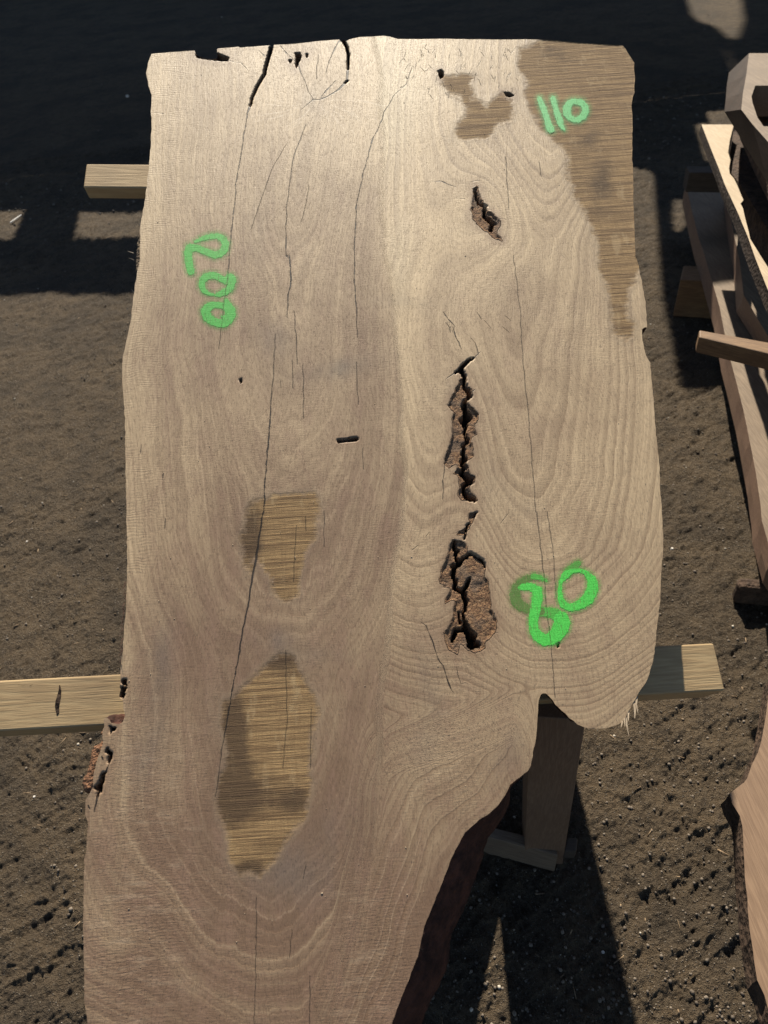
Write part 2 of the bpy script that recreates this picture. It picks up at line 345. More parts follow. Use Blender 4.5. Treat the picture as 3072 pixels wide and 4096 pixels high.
def poly_sdf_grid(U, Vv, poly, band=0.012):
    """inside test everywhere by scanline parity, distances only near the outline"""
    ins = np.zeros(U.shape, bool)
    for i in range(len(poly)):
        a = poly[i]; b = poly[(i + 1) % len(poly)]
        if a[1] == b[1]: continue
        lo, hi = min(a[1], b[1]), max(a[1], b[1])
        j0 = max(0, int(np.searchsorted(vs, lo, 'right'))); j1 = int(np.searchsorted(vs, hi, 'right'))
        for j in range(j0, j1):
            xx = a[0] + (vs[j] - a[1]) * (b[0] - a[0]) / (b[1] - a[1]); k = int(np.searchsorted(us, xx))
            ins.reshape(nv, nu)[j, :k] ^= True
    return ins
INS = poly_sdf_grid(U, Vv, OUV)
ins2 = INS.reshape(nv, nu)
cell = (ins2[:-1, :-1].astype(int) + ins2[1:, :-1] + ins2[:-1, 1:] + ins2[1:, 1:]) >= 2
# drop cells hanging by a corner
for _ in range(3):
    nb = np.zeros(cell.shape, int); nb[1:] += cell[:-1]; nb[:-1] += cell[1:]; nb[:, 1:] += cell[:, :-1]; nb[:, :-1] += cell[:, 1:]
    cell &= nb >= 2
    diag = np.zeros_like(cell)
    d1 = cell[:-1, :-1] & cell[1:, 1:] & ~cell[1:, :-1] & ~cell[:-1, 1:]; cell[1:, :-1][d1] = True
    d2 = cell[1:, :-1] & cell[:-1, 1:] & ~cell[:-1, :-1] & ~cell[1:, 1:]; cell[:-1, :-1][d2] = True
gi = np.arange(nu * nv).reshape(nv, nu)
Q = np.stack([gi[:-1, :-1][cell], gi[:-1, 1:][cell], gi[1:, 1:][cell], gi[1:, :-1][cell]], 1)
used = np.unique(Q); remap = np.full(nu * nv, -1); remap[used] = np.arange(len(used)); Q = remap[Q]
U = U[used].copy(); Vv = Vv[used].copy()
E = np.concatenate([Q[:, [0, 1]], Q[:, [1, 2]], Q[:, [2, 3]], Q[:, [3, 0]]])
key = E.min(1).astype(np.int64) * len(U) + E.max(1); _, inv, cnt = np.unique(key, return_inverse=True, return_counts=True)
BE = E[cnt[inv] == 1]
nxt = {int(a): int(b) for a, b in BE}
# longest boundary loop
seen = set(); LOOP = []
for s0 in list(nxt):
    if s0 in seen: continue
    l = []; c = s0
    while c not in seen and c in nxt: seen.add(c); l.append(c); c = nxt[c]
    if len(l) > len(LOOP): LOOP = l
LOOP = np.array(LOOP)
_, bx, by = seg_dist(U[LOOP], Vv[LOOP], OUV, True)
U[LOOP] = bx; Vv[LOOP] = by
PW = P0 + np.outer(U, XS) + np.outer(Vv, YS)
X, Yp = to_px(PW)                      # layout coordinates of the figure
# left and right outline as functions of Y (for ring flow)
def interp(y, pts): p = np.array(pts, float); return np.interp(y, p[:, 0], p[:, 1])
LX = interp(Yp, [(150,600),(400,606),(700,593),(1000,560),(1400,495),(2000,505),(2600,490),(2900,450),(3200,390),(3700,333),(4096,352),(4400,380)])
RX = interp(Yp, [(150,2490),(700,2530),(1000,2540),(1500,2603),(2100,2650),(2600,2620),(2900,2500)])
nz1 = fbm(U * 9, Vv * 3.5, 3); nz2 = fbm(U * 34 + 5, Vv * 10, 3); nz3 = fbm(U * 5 + 50, Vv * 5, 3)
RIDGE = interp(Yp, [(100,1500),(300,1560),(800,1530),(1300,1540),(1900,1610),(2500,1570),(2900,1530),(3300,1500),(4400,1250)]) + nz1 * 70 + nz2 * 14
P1 = interp(Yp, [(100,1250),(400,1255),(1000,1150),(2000,1190),(2800,1130),(3500,1120),(4100,1200),(4400,1230)])
_ys = np.arange(60, 4500, 10.0); _cs = np.interp(_ys, [100,395,700,1060,1500,1950,2320,2640,3300,3760,4100,4400], [0,10,60,180,225,325,370,490,550,730,900,1080])
_k = np.exp(-0.5 * (np.arange(-18, 19) / 8.0) ** 2); _k /= _k.sum(); _cs = np.convolve(np.pad(_cs, 18, 'edge'), _k, 'valid')
c1 = np.interp(Yp, _ys, _cs)
RAMPL = 1.0
c1 = c1 + 22 * nz1 + 6 * vnoise(U * 70, Vv * 4)
aL = (X - P1) / (P1 - LX) * 620; aR = (X - P1) / np.maximum(RIDGE - P1, 60) * 430
R1 = np.sqrt(np.where(X < P1, aL, aR) ** 2 + c1 ** 2) + 34 * nz1 + 9 * nz2
q2 = interp(Yp, [(150,2260),(600,2200),(900,2130),(1400,2030),(2000,2090),(2400,2170),(2600,2230),(2900,2330)])
c2 = interp(Yp, [(150,0),(500,120),(960,290),(1500,330),(1900,380),(2200,470),(2450,650),(2700,890),(2950,1160)])
RAMP = 1 - 0.85 * np.exp(-(((X - 1820) / 300) ** 2 + ((Yp - 1100) / 300) ** 2)) - 0.5 * np.exp(-(((X - 1800) / 250) ** 2 + ((Yp - 300) / 150) ** 2)) - 0.6 * np.exp(-(((X - 1780) / 130) ** 2 + ((Yp - 1800) / 500) ** 2))
a2 = np.where(X > q2, (X - q2) / (RX - q2) * 560, (q2 - X) * 0.85)
R2 = np.sqrt(a2 ** 2 + c2 ** 2) + 17 * nz1 + 5 * nz2
def gau(cx, cy, rx, ry, rot=0.0):
    dx, dy = X - cx, Yp - cy; c, s = math.cos(rot), math.sin(rot)
    return np.exp(-(((c * dx + s * dy) / rx) ** 2 + ((-s * dx + c * dy) / ry) ** 2))
R2 = R2 + 170 * gau(1945, 840, 170, 210) + 150 * gau(1880, 2350, 150, 330) + 90 * gau(1860, 1800, 120, 400)
# lower right: figure runs parallel to the live edge
EDGE = [p for p in OUTR if p[0] > 1200 and p[1] > 2770 and p[0] < 2230]
d3, _, _ = seg_dist(X[::1], Yp[::1], EDGE[::4])
R3 = d3 * 0.8 + 60 * nz1 + 10 * nz2
w3 = np.clip((Yp - 2700 - (2200 - X) * 0.25) / 260, 0, 1) * np.clip((X - RIDGE + 120) / 160, 0, 1)
w3 = w3 * np.clip((2190 - X) / 140, 0, 1); w3 = w3 * w3 * (3 - 2 * w3)
side = np.clip((X - RIDGE + 30 * nz2) / 26 + 0.5, 0, 1)
RING = R1 * (1 - side) + (R2 + 1400) * side
RING = RING * (1 - w3) + (R3 + 1400) * w3
# tone
ctl = np.array([(700,300,.22),(1100,300,.18),(1700,300,.0),(2100,700,.08),(700,900,.35),(1250,900,.42),(1480,900,.35),(1900,900,.08),(700,1500,.5),(1200,1500,.6),(1500,1500,.62),(1750,1500,.22),(2300,1300,.25),(600,2200,.48),(1000,2200,.75),(1500,2200,.78),(1750,2200,.4),(2300,2200,.36),(600,2900,.6),(900,2700,.85),(1450,2800,.78),(1750,2900,.5),(2300,2700,.36),(500,3500,.78),(900,3500,.88),(1350,3500,.9),(1700,3300,.55),(1000,3900,.9),(1400,3950,.98),(600,3950,.75),(2550,1900,.12)], float)
num = 0; den = 0
for cx, cy, v in ctl:
    w = 1 / (((X - cx) ** 2 + (Yp - cy) ** 2) / 1e4 + 1.2) ** 1.6; num = num + w * v; den = den + w
TONE = num / den + 0.22 * nz3 + 0.12 * nz1
TONE = TONE - 0.25 * np.exp(-((X - LX) / 90) ** 2) * (Yp < 2800) + 0.17 * np.exp(-((X - RIDGE + 50) / 150) ** 2) * (1 - side) * np.clip((Yp - 700) / 600, 0, 1) * np.clip((3000 - Yp) / 1000, 0, 1) - 0.26 * side * np.exp(-((X - RIDGE) / 90) ** 2) * np.clip((2800 - Yp) / 500, 0, 1)
SM = 0
for a in ((1110,1360,90,70,.5,.5),(1330,1480,180,40,-.2,.7),(1640,1210,120,28,.1,.5),(630,2680,60,220,.1,.7),(600,3000,90,160,.2,.4),(1110,3470,200,120,.3,.9),(1340,3350,100,150,.3,.5),(1100,2560,90,50,0,.6),(1720,2720,40,160,-.2,.5),(2350,400,260,60,0,.3),(2420,680,40,90,.5,.8),(2130,2050,60,60,0,.25),(1790,1560,70,60,.7,.3),(1960,1950,80,120,-.5,.4),(1040,900,60,150,.3,.25),(2030,3010,60,90,.4,.5),(1690,3000,60,120,.3,.35),(1250,400,40,60,.2,.5),(880,2850,50,300,-.1,.25),(1250,2620,150,40,0,.4)):
    SM = SM + a[5] * gau(*a[:5])
SM = SM * (0.75 + 0.9 * nz2 + 0.5 * nz1)
TONE = TONE - 0.40 * gau(1615, 1050, 90, 420) - 0.22 * gau(1600, 380, 170, 260) - 0.10 * gau(1850, 450, 600, 330) + 0.05 * gau(500, 3700, 350, 600) + 0.14 * np.clip((Yp - 1500) / 2000, 0, 1)
# rough-sawn stained patches
O = lambda pts: [(x * 1.8517, y * 1.8517) for x, y in pts]
S1 = O([(545,1078),(580,1066),(620,1060),(680,1062),(690,1080),(686,1130),(672,1180),(655,1230),(645,1290),(630,1303),(610,1300),(592,1282),(580,1255),(560,1225),(550,1205),(548,1245),(536,1242),(522,1205),(517,1160),(525,1110)])
S2 = O([(580,1420),(610,1405),(640,1415),(655,1450),(680,1500),(690,1545),(672,1590),(672,1700),(664,1760),(625,1820),(600,1862),(560,1892),(520,1900),(500,1885),(490,1850),(485,1800),(468,1760),(466,1690),(485,1620),(475,1560),(480,1520),(510,1500),(540,1460)])
S3 = [(2142,140),(2073,190),(2066,241),(2068,306),(2101,343),(2082,370),(2092,407),(2120,450),(2138,481),(2170,520),(2230,583),(2262,620),(2267,685),(2286,768),(2323,833),(2355,907),(2378,980),(2388,1080),(2434,1172),(2443,1255),(2442,1340),(2499,1368),(2540,1352),(2536,1292),(2508,1237),(2513,1163),(2555,1098),(2700,1020),(2700,100)]
S4 = crop([(240,330),(330,305),(400,320),(380,370),(385,420),(430,430),(500,400),(560,415),(560,440),(550,520),(480,560),(440,600),(370,615),(300,600),(300,560),(340,480),(310,430),(265,390),(245,360)], 1536, 0, .9259)
warpx = X + 12 * fbm(U * 16 + 3, Vv * 16, 3) + 16 * nz2 + 16 * fbm(U * 70, Vv * 70, 3); warpy = Yp + 16 * fbm(U * 14 + 31, Vv * 14, 2) + 26 * fbm(U * 50 + 9, Vv * 50, 3)
ST = np.full(X.shape, 99.0)
for s in (S1, S2, S3, S4): ST = np.minimum(ST, local_sd(warpx, warpy, s, True, margin=60))
# knots and bark pockets
V1 = crop([(385,815),(400,800),(415,850),(440,900),(480,930),(500,955),(492,985),(485,1000),(495,1020),(512,1042),(480,1032),(450,1000),(420,982),(388,945),(377,900),(383,850)], 1536, 0, .9259)
VB = crop([(400,870),(380,900),(350,960),(320,1020),(285,1080),(258,1160),(280,1200),(330,1245),(305,1290),(298,1360),(290,1430),(300,1490),(275,1590),(250,1670),(225,1750),(212,1800),(235,1820),(262,1860),(310,1830),(350,1800),(350,1850),(320,1920),(360,1930),(365,2000),(372,2060),(360,2140),(400,2210),(590,2212),(560,2170),(510,2130),(480,2070),(500,2040),(545,2000),(550,1960),(500,1930),(480,1850),(445,1810),(470,1760),(525,1740),(530,1650),(528,1570),(500,1570),(515,1520),(572,1480),(550,1420),(545,1365),(590,1320),(595,1260),(570,1220),(500,1160),(460,1110),(480,1090),(530,1080),(535,1010),(520,970),(470,960),(455,900),(460,850),(420,800),(400,760),(370,790),(420,840),(430,870)], 1700, 1200, .3617)
VB2 = crop([(620,0),(710,0),(690,60),(660,120),(610,190),(580,300),(570,250),(485,245),(520,205),(590,175),(630,100)], 1650, 2050, .3617)
VC = crop([(440,290),(400,370),(370,480),(340,570),(300,660),(290,780),(345,790),(340,825),(420,840),(380,930),(370,1000),(430,960),(480,970),(470,1030),(450,1160),(380,1290),(350,1320),(360,1420),(390,1500),(440,1545),(490,1570),(510,1500),(540,1450),(620,1520),(690,1560),(750,1530),(800,1500),(790,1430),(830,1400),(900,1320),(925,1270),(925,1200),(890,1120),(850,1070),(855,950),(850,880),(830,760),(785,700),(810,620),(790,540),(760,510),(690,470),(630,440),(600,460),(605,380),(560,320),(480,305)], 1650, 2050, .3617)
VW = [crop(p, 0, 2650, .339) for p in ([(1430,215),(1455,190),(1495,205),(1495,270),(1460,262),(1440,240)],[(1290,745),(1330,770),(1375,760),(1360,800),(1325,805),(1295,840),(1300,790)],[(1262,995),(1278,1035),(1312,1060),(1316,1110),(1290,1190),(1262,1170),(1280,1085),(1242,1050)],[(1250,1290),(1222,1390),(1205,1450),(1190,1530),(1150,1510),(1105,1478),(1160,1430),(1185,1350),(1200,1300)],[(1420,285),(1490,290),(1480,340),(1455,420),(1415,400)])]
VS = [crop(p, 550, 120, .6028) for p in ([(1045,150),(1080,148),(1085,185),(1070,215),(1052,250),(1045,220),(1048,180)],[(1005,200),(1020,195),(1022,212),(1010,218)],[(1118,155),(1130,155),(1128,180),(1120,180)],[(528,150),(560,165),(605,182),(600,205),(540,203),(430,190),(395,182),(385,160),(400,140),(412,162),(500,160)])] + [[(1350,1757),(1428,1748),(1434,1758),(1428,1763),(1352,1771)],[(2018,369),(2040,372),(2056,382),(2040,387),(2024,380)],[(1752,282),(1764,278),(1775,290),(1772,308),(1760,312),(1755,298)],[(2228,2578),(2236,2572),(2238,2586),(2230,2590)],[(958,1518),(964,1512),(966,1530),(962,1534)]]
fine = fbm(U * 150, Vv * 150, 2)
wX = X + 6 * fine + 10 * nz2; wY = Yp + 6 * fbm(U * 150 + 40, Vv * 150, 2)
VO = np.full(X.shape, 99.0)
for s in [V1, VB, VB2, VC] + VW[:0]: VO = np.minimum(VO, local_sd(wX, wY, s, True, margin=50))
VDEEP = np.full(X.shape, 99.0)
for s in VW + VS: VDEEP = np.minimum(VDEEP, local_sd(X + 3 * fine, Yp + 3 * fine, s, True, margin=40))
cores = [ (crop([(395,830),(410,880),(440,890),(432,930),(470,960),(460,990)],1536,0,.9259), [3,4,7,9,13,8]),
 (crop([(400,790),(440,860),(440,960),(480,1010),(500,1060),(440,1110),(430,1170),(450,1240),(470,1290),(430,1330),(450,1420),(440,1500),(470,1540),(430,1620),(420,1700),(440,1760),(400,1790),(430,1860),(400,1900),(440,1940),(500,1990),(430,2040),(420,2110),(470,2180),(530,2210)],1700,1200,.3617), [5,8,10,9,9,10,14,20,26,20,10,8,10,9,10,13,9,10,16,16,19,12,10,14,14]),
 (crop([(705,0),(690,60)],1650,2050,.3617),[3,3]), (crop([(620,120),(600,190),(575,290)],1650,2050,.3617),[2,3,2]),
 (crop([(460,320),(465,400),(500,430),(480,500),(520,560),(460,600),(450,680),(480,760),(470,830),(560,870),(590,960),(600,1040),(570,1110),(580,1200),(600,1290),(660,1380),(660,1450),(720,1460)],1650,2050,.3617), [5,8,11,8,12,13,13,9,9,14,13,8,5,5,18,30,28,14]),
 (crop([(520,560),(590,480),(640,445),(700,480),(770,520),(800,600)],1650,2050,.3617),[10,9,5,4,4,2]), (crop([(560,860),(610,800),(645,720)],1650,2050,.3617),[9,9,3]),
 (crop([(570,1280),(480,1300),(440,1400)],1650,2050,.3617),[16,14,11]), (crop([(510,1100),(530,1220)],1650,2050,.3617),[2,5]) ]
CO = np.full(X.shape, 99.0)
for p, r in cores: CO = np.minimum(CO, local_sd(X + 9 * fine, Yp + 9 * fine, p, False, [q * 0.66 for q in r], margin=40))
# cracks: (points, half widths)
def ck(pts, w0, w1=None, n=None):
    w1 = w0 if w1 is None else w1; k = len(pts); return pts, [w0 + (w1 - w0) * i / (k - 1) for i in range(k)]
c_ = lambda pts, ox, oy, s=.9259: crop(pts, ox, oy, s)
CR = [
 (c_([(1175,185),(1168,220),(1160,250),(1140,320),(1110,375),(1090,420),(1082,450),(1068,495),(1058,560),(1045,640),(1020,800),(1012,880),(1005,950),(990,1106)],0,0), [6.5,6.5,6,5.5,5,4.2,3.6,2.6,1.8,1.8,1.8,1.8,1.8,1.8]),
 (c_([(990,0),(985,90),(970,180),(958,300),(945,400)],0,1024), [1.6,1.6,1.6,1,.5]),
 (c_([(1190,340),(1185,450),(1175,600),(1165,720),(1160,800),(1150,900),(1140,1106)],0,1024), [.8,1.3,1.6,2.6,2.4,2.4,2.2]),
 (c_([(1138,0),(1120,90),(1110,180),(1090,280),(1075,380),(1055,480),(1035,600),(1010,730),(990,850),(970,960),(950,1080),(942,1180),(930,1230)],0,2048), [2.4,2.6,3.2,3,2.8,2.8,2.8,2.4,2.2,1.8,1.4,1.1,.6]),
 (c_([(1478,168),(1500,200),(1507,240),(1503,290),(1500,345)],0,0), [6,5,4.5,3.5,3]),
 (c_([(1500,350),(1465,385),(1420,415),(1380,430),(1355,430),(1325,455),(1300,475)],0,0), [3.6,3,2.4,2,1.8,1.2,.6]),
 (c_([(1450,350),(1420,385),(1390,415)],0,0), [1,3,2]),
 (c_([(1213,200),(1240,230),(1270,260),(1285,275),(1300,310),(1330,395),(1355,430)],0,0), [1.6,2.2,1.8,2.2,1.6,1,.8]),
 (c_([(1465,178),(1445,220),(1420,270),(1408,315)],0,0), [2.4,2,1.2,.6]),
 (c_([(1375,240),(1370,290),(1368,340)],0,0), [.6,1,.5]), (c_([(1120,220),(1140,240)],0,0), [1,2]), (c_([(990,262),(1040,275),(1068,300)],0,0), [1.5,1.5,.8]),
 (c_([(1322,540),(1300,600),(1280,640),(1265,700),(1255,780),(1245,850),(1238,900),(1235,1000),(1237,1106)],0,0), [1,1.4,1.8,1.4,1.2,1.5,1.2,1.6,2.2]),
 (c_([(1250,0),(1258,100),(1245,170),(1240,265)],0,1024), [2.2,2.6,2,1.2]), (c_([(1270,240),(1278,340),(1285,465)],0,1024), [.8,1.6,1]),
 (c_([(1308,470),(1312,560),(1312,700)],0,1024), [.6,1.4,.8]), (c_([(1262,450),(1264,570)],0,1024), [.8,1]), (c_([(1212,540),(1214,570)],0,1024), [.8,.8]),
 (c_([(1240,620),(1180,720),(1110,920),(1085,990)],0,0), [.5,.8,1,.6]), (c_([(1335,800),(1322,880),(1300,960)],0,0), [.5,.6,.4]),
 (c_([(1780,290),(1757,365),(1700,415),(1659,490),(1635,560),(1610,600),(1590,680),(1570,750),(1550,830),(1540,900),(1535,1000),(1532,1106)],0,0), [.8,1.6,1.4,2,1.8,2.4,1.6,1.8,1.6,2.4,2,1.6]),
 (c_([(1530,0),(1533,160),(1540,230),(1545,350)],0,1024), [1.6,2,1.8,1]), (c_([(1540,460),(1548,640)],0,1024), [.5,1]), (c_([(1568,830),(1570,920)],0,1024), [.5,.6]),
 (c_([(525,680),(532,800),(540,900)],1536,0), [1,1,1]), (c_([(560,0),(590,250),(600,450),(625,700),(645,950),(655,1106)],1536,1024), [.5,.7,.8,1,1.1,1.2]),
 (c_([(660,0),(690,270),(705,430),(720,560),(740,800)],1536,2048), [1.2,1.4,1.2,1.2,1]), (c_([(706,0),(728,150),(745,370)],1536,2048), [.9,.9,.7]),
 (c_([(210,785),(250,785),(310,808)],1536,0), [1.2,2.4,.8]), (c_([(315,858),(350,860)],1536,0), [1,1.4]), (c_([(380,785),(410,780)],1536,0), [1,1]), (c_([(500,945),(525,948)],1536,0), [1.5,.5]),
 (crop([(205,140),(245,190),(285,240),(330,290)],1700,1200,.3617), [1,2.4,2,.8]), (crop([(240,260),(265,310),(280,355)],1700,1200,.3617), [1,1.6,.8]),
 (crop([(310,300),(325,360),(350,420),(380,470),(375,500),(400,540)],1700,1200,.3617), [1,2,2.6,1.6,1.6,1]), (crop([(515,430),(550,470),(575,530),(585,580)],1700,1200,.3617), [.8,1,1,1]),
 (crop([(240,870),(320,815),(370,780),(420,730),(490,670),(550,640),(608,580)],1700,1200,.3617), [.8,3,5,7,5.5,3,1]),
 (crop([(400,770),(440,850)],1700,1200,.3617), [6,6]), (crop([(530,1010),(555,990)],1700,1200,.3617), [2,1]), (crop([(255,1165),(300,1220),(340,1250)],1700,1200,.3617), [2,1.4,2]),
 (crop([(265,1620),(240,1700),(212,1810),(215,1900),(200,2000),(205,2100),(195,2200)],1700,1200,.3617), [1,1.6,1.4,1.4,1.6,1.2,1]),
 (crop([(660,230),(720,300)],1700,1200,.3617), [.6,1]), (crop([(890,180),(945,225)],1700,1200,.3617), [.8,.8]), (crop([(580,140),(620,210)],1700,1200,.3617), [.6,.8]), (crop([(860,300),(925,355)],1700,1200,.3617), [.6,.7]),
 (crop([(100,1220),(150,1250),(180,1330),(220,1430),(260,1540),(290,1630),(340,1700),(370,1800),(395,1890),(440,1980)],1650,2050,.3617), [1,1.6,1.6,2.2,2.2,2,1.6,2,2.4,2.4]),
 (crop([(490,1710),(500,1800),(540,1905),(575,1885)],1650,2050,.3617), [.8,1,1,2.5]), (crop([(680,1980),(735,1985)],1650,2050,.3617), [1.4,1]), (crop([(900,1325),(950,1335)],1650,2050,.3617), [1.4,.5]),
 (crop([(1060,10),(1020,60),(980,115)],1650,2050,.3617), [.8,1.2,.6]), (crop([(0,415),(55,370)],1650,2050,.3617), [1,1.2]), (crop([(150,265),(185,225)],1650,2050,.3617), [.7,.5]),
 (crop([(850,1065),(885,1115),(925,1210)],1650,2050,.3617), [1,1.2,.8]), (crop([(785,700),(830,760),(855,870),(852,960)],1650,2050,.3617), [1.6,1.2,1,.8]),
 (crop([(1290,1190),(1250,1290)],0,2650,.339), [1.5,3]), (crop([(1160,1530),(1140,1640),(1110,1760)],0,2650,.339), [4,3,1.5]), (crop([(1205,1120),(1212,1140)],0,2650,.339), [3,3]), (crop([(1045,1700),(1052,1718)],0,2650,.339), [3,3]),
 (c_([(1340,900),(1338,1106)],0,3072), [.8,1]), (c_([(1108,560),(1105,900),(1098,1106)],0,3072), [.5,.7,.5]), (c_([(1250,820),(1262,700)],0,3072), [.4,.5]), (c_([(1310,480),(1322,420)],0,3072), [.4,.5]),
 (c_([(1280,60),(1268,300)],0,2048), [.6,.6]), (c_([(1235,600),(1240,900),(1222,1106)],0,2048), [.5,.8,.5]), (c_([(1345,850),(1342,1106)],0,2048), [.6,.8]), (c_([(1320,20),(1322,80)],0,2048), [.7,.7]), (c_([(1400,0),(1400,150)],0,2048), [.7,.5]),
 (c_([(670,700),(678,760)],1536,0), [.6,.6]), (c_([(715,30),(712,70)],0,2048), [1,1]), (c_([(705,940),(704,960)],0,1024), [2.4,2]), (c_([(610,820),(608,850)],0,1024), [1.2,1]), (c_([(655,490),(705,492)],0,0), [.8,1]),
]
# random short checks round the knots, near the top of the right half
for _ in range(60):
    cx, cy = random.uniform(1600, 2080), random.uniform(180, 380); a = random.uniform(0.8, 2.2); L = random.uniform(8, 26)
    CR.append(([(cx, cy), (cx + math.cos(a) * L, cy + math.sin(a) * L)], [.7, .5]))
def crack_side(x, y, P):
    best = np.full(x.shape, 1e9); sg = np.ones(x.shape)
    for i in range(len(P) - 1):
        a = P[i]; dx, dy = P[i + 1] - a; L = dx * dx + dy * dy + 1e-12; t = np.clip(((x - a[0]) * dx + (y - a[1]) * dy) / L, 0, 1)
        d = np.hypot(x - a[0] - t * dx, y - a[1] - t * dy); k = d < best - 1e-6; best[k] = d[k]; sg[k] = np.where((x - a[0]) * dy - (y - a[1]) * dx > 0, 1.0, -1.0)[k]
    return sg
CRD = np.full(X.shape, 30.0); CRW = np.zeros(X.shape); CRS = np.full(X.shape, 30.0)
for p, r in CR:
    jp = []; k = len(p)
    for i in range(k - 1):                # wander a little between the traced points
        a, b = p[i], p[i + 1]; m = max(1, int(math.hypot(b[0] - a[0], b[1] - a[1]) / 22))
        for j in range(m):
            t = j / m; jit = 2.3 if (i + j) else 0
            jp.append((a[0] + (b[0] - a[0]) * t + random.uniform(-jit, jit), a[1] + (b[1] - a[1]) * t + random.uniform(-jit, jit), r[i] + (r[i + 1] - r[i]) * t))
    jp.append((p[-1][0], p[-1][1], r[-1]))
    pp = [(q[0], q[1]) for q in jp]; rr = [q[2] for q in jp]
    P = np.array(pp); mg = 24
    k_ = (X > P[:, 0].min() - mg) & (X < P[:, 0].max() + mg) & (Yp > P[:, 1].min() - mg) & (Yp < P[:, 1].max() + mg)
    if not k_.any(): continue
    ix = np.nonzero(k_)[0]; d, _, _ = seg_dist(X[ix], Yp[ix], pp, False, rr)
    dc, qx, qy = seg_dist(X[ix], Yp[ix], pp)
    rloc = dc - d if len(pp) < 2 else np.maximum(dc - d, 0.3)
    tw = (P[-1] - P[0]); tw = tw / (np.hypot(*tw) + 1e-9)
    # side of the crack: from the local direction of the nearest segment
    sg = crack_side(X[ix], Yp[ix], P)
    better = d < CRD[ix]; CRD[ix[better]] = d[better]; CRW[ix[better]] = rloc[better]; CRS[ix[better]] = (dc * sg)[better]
# light ray flecks round the star knot at the top
FL = np.full(X.shape, 30.0)
for i in range(34):
    a0 = random.uniform(-0.35, 1.35) if i < 24 else random.uniform(1.8, 3.3); r0 = random.uniform(30, 150); L = random.uniform(50, 170)
    pts = []; a = a0
    for j in range(7):
        rr_ = r0 + L * j / 6; pts.append((1258 + math.cos(a) * rr_ * 1.25, 405 + math.sin(a) * rr_ * 0.8 + random.uniform(-2, 2))); a += random.uniform(0, 0.07)
    FL = np.minimum(FL, local_sd(X, Yp, pts, margin=20, default=30.0))
RAMP = np.clip(RAMP, 0, 1)
CURL = np.clip(gau(520, 3700, 260, 700) + gau(1480, 3850, 200, 450) * 0.7 + 0.5 * gau(600, 3050, 200, 300) + 0.5 * gau(1800, 2900, 160, 300) + 0.35 * gau(1700, 500, 120, 350), 0, 1)
HATCH = np.clip(0.9 * np.exp(-((X - LX) / 130) ** 2) * (Yp < 2300) + 0.45 * gau(800, 450, 260, 350), 0, 1)
CLOUD = np.clip(gau(930, 2950, 60, 300) + gau(960, 3180, 130, 120) + gau(1180, 3200, 60, 60) + gau(1000, 2140, 60, 160) + gau(1000, 3480, 80, 40) + gau(1130, 2640, 90, 60) + 0.6 * gau(2400, 750, 70, 150) + 0.5 * gau(2250, 220, 120, 40) + .5 * gau(2350, 560, 120, 60), 0, 1)
# heights
Hs = 0.00025 * nz2
pxm = 2400.0
gro = np.clip(-CRD / 2.5 + 0.3, 0, 1) * (CRW > 3.4) * 0.03
Hs = Hs - gro
cork = 0.0028 * fbm(U * 110, Vv * 110, 3)
vd = np.clip(-VO / 7.0, 0, 1); vd = vd * vd * (3 - 2 * vd)
Hs = Hs - vd * (0.0022 + 0.0020 * (vnoise(U * 25, Vv * 25) + 0.5) + 0.6 * cork)
cdp = np.clip(-CO / 8.0 + 0.25, 0, 1) * (VO < 6); Hs = Hs - cdp * 0.055
vdp = np.clip(-VDEEP / 5.0 + 0.1, 0, 1); Hs = Hs - vdp * 0.03
Hs = Hs - 0.0006 * np.clip(-ST / 8, 0, 1)
Hs[LOOP] = 0

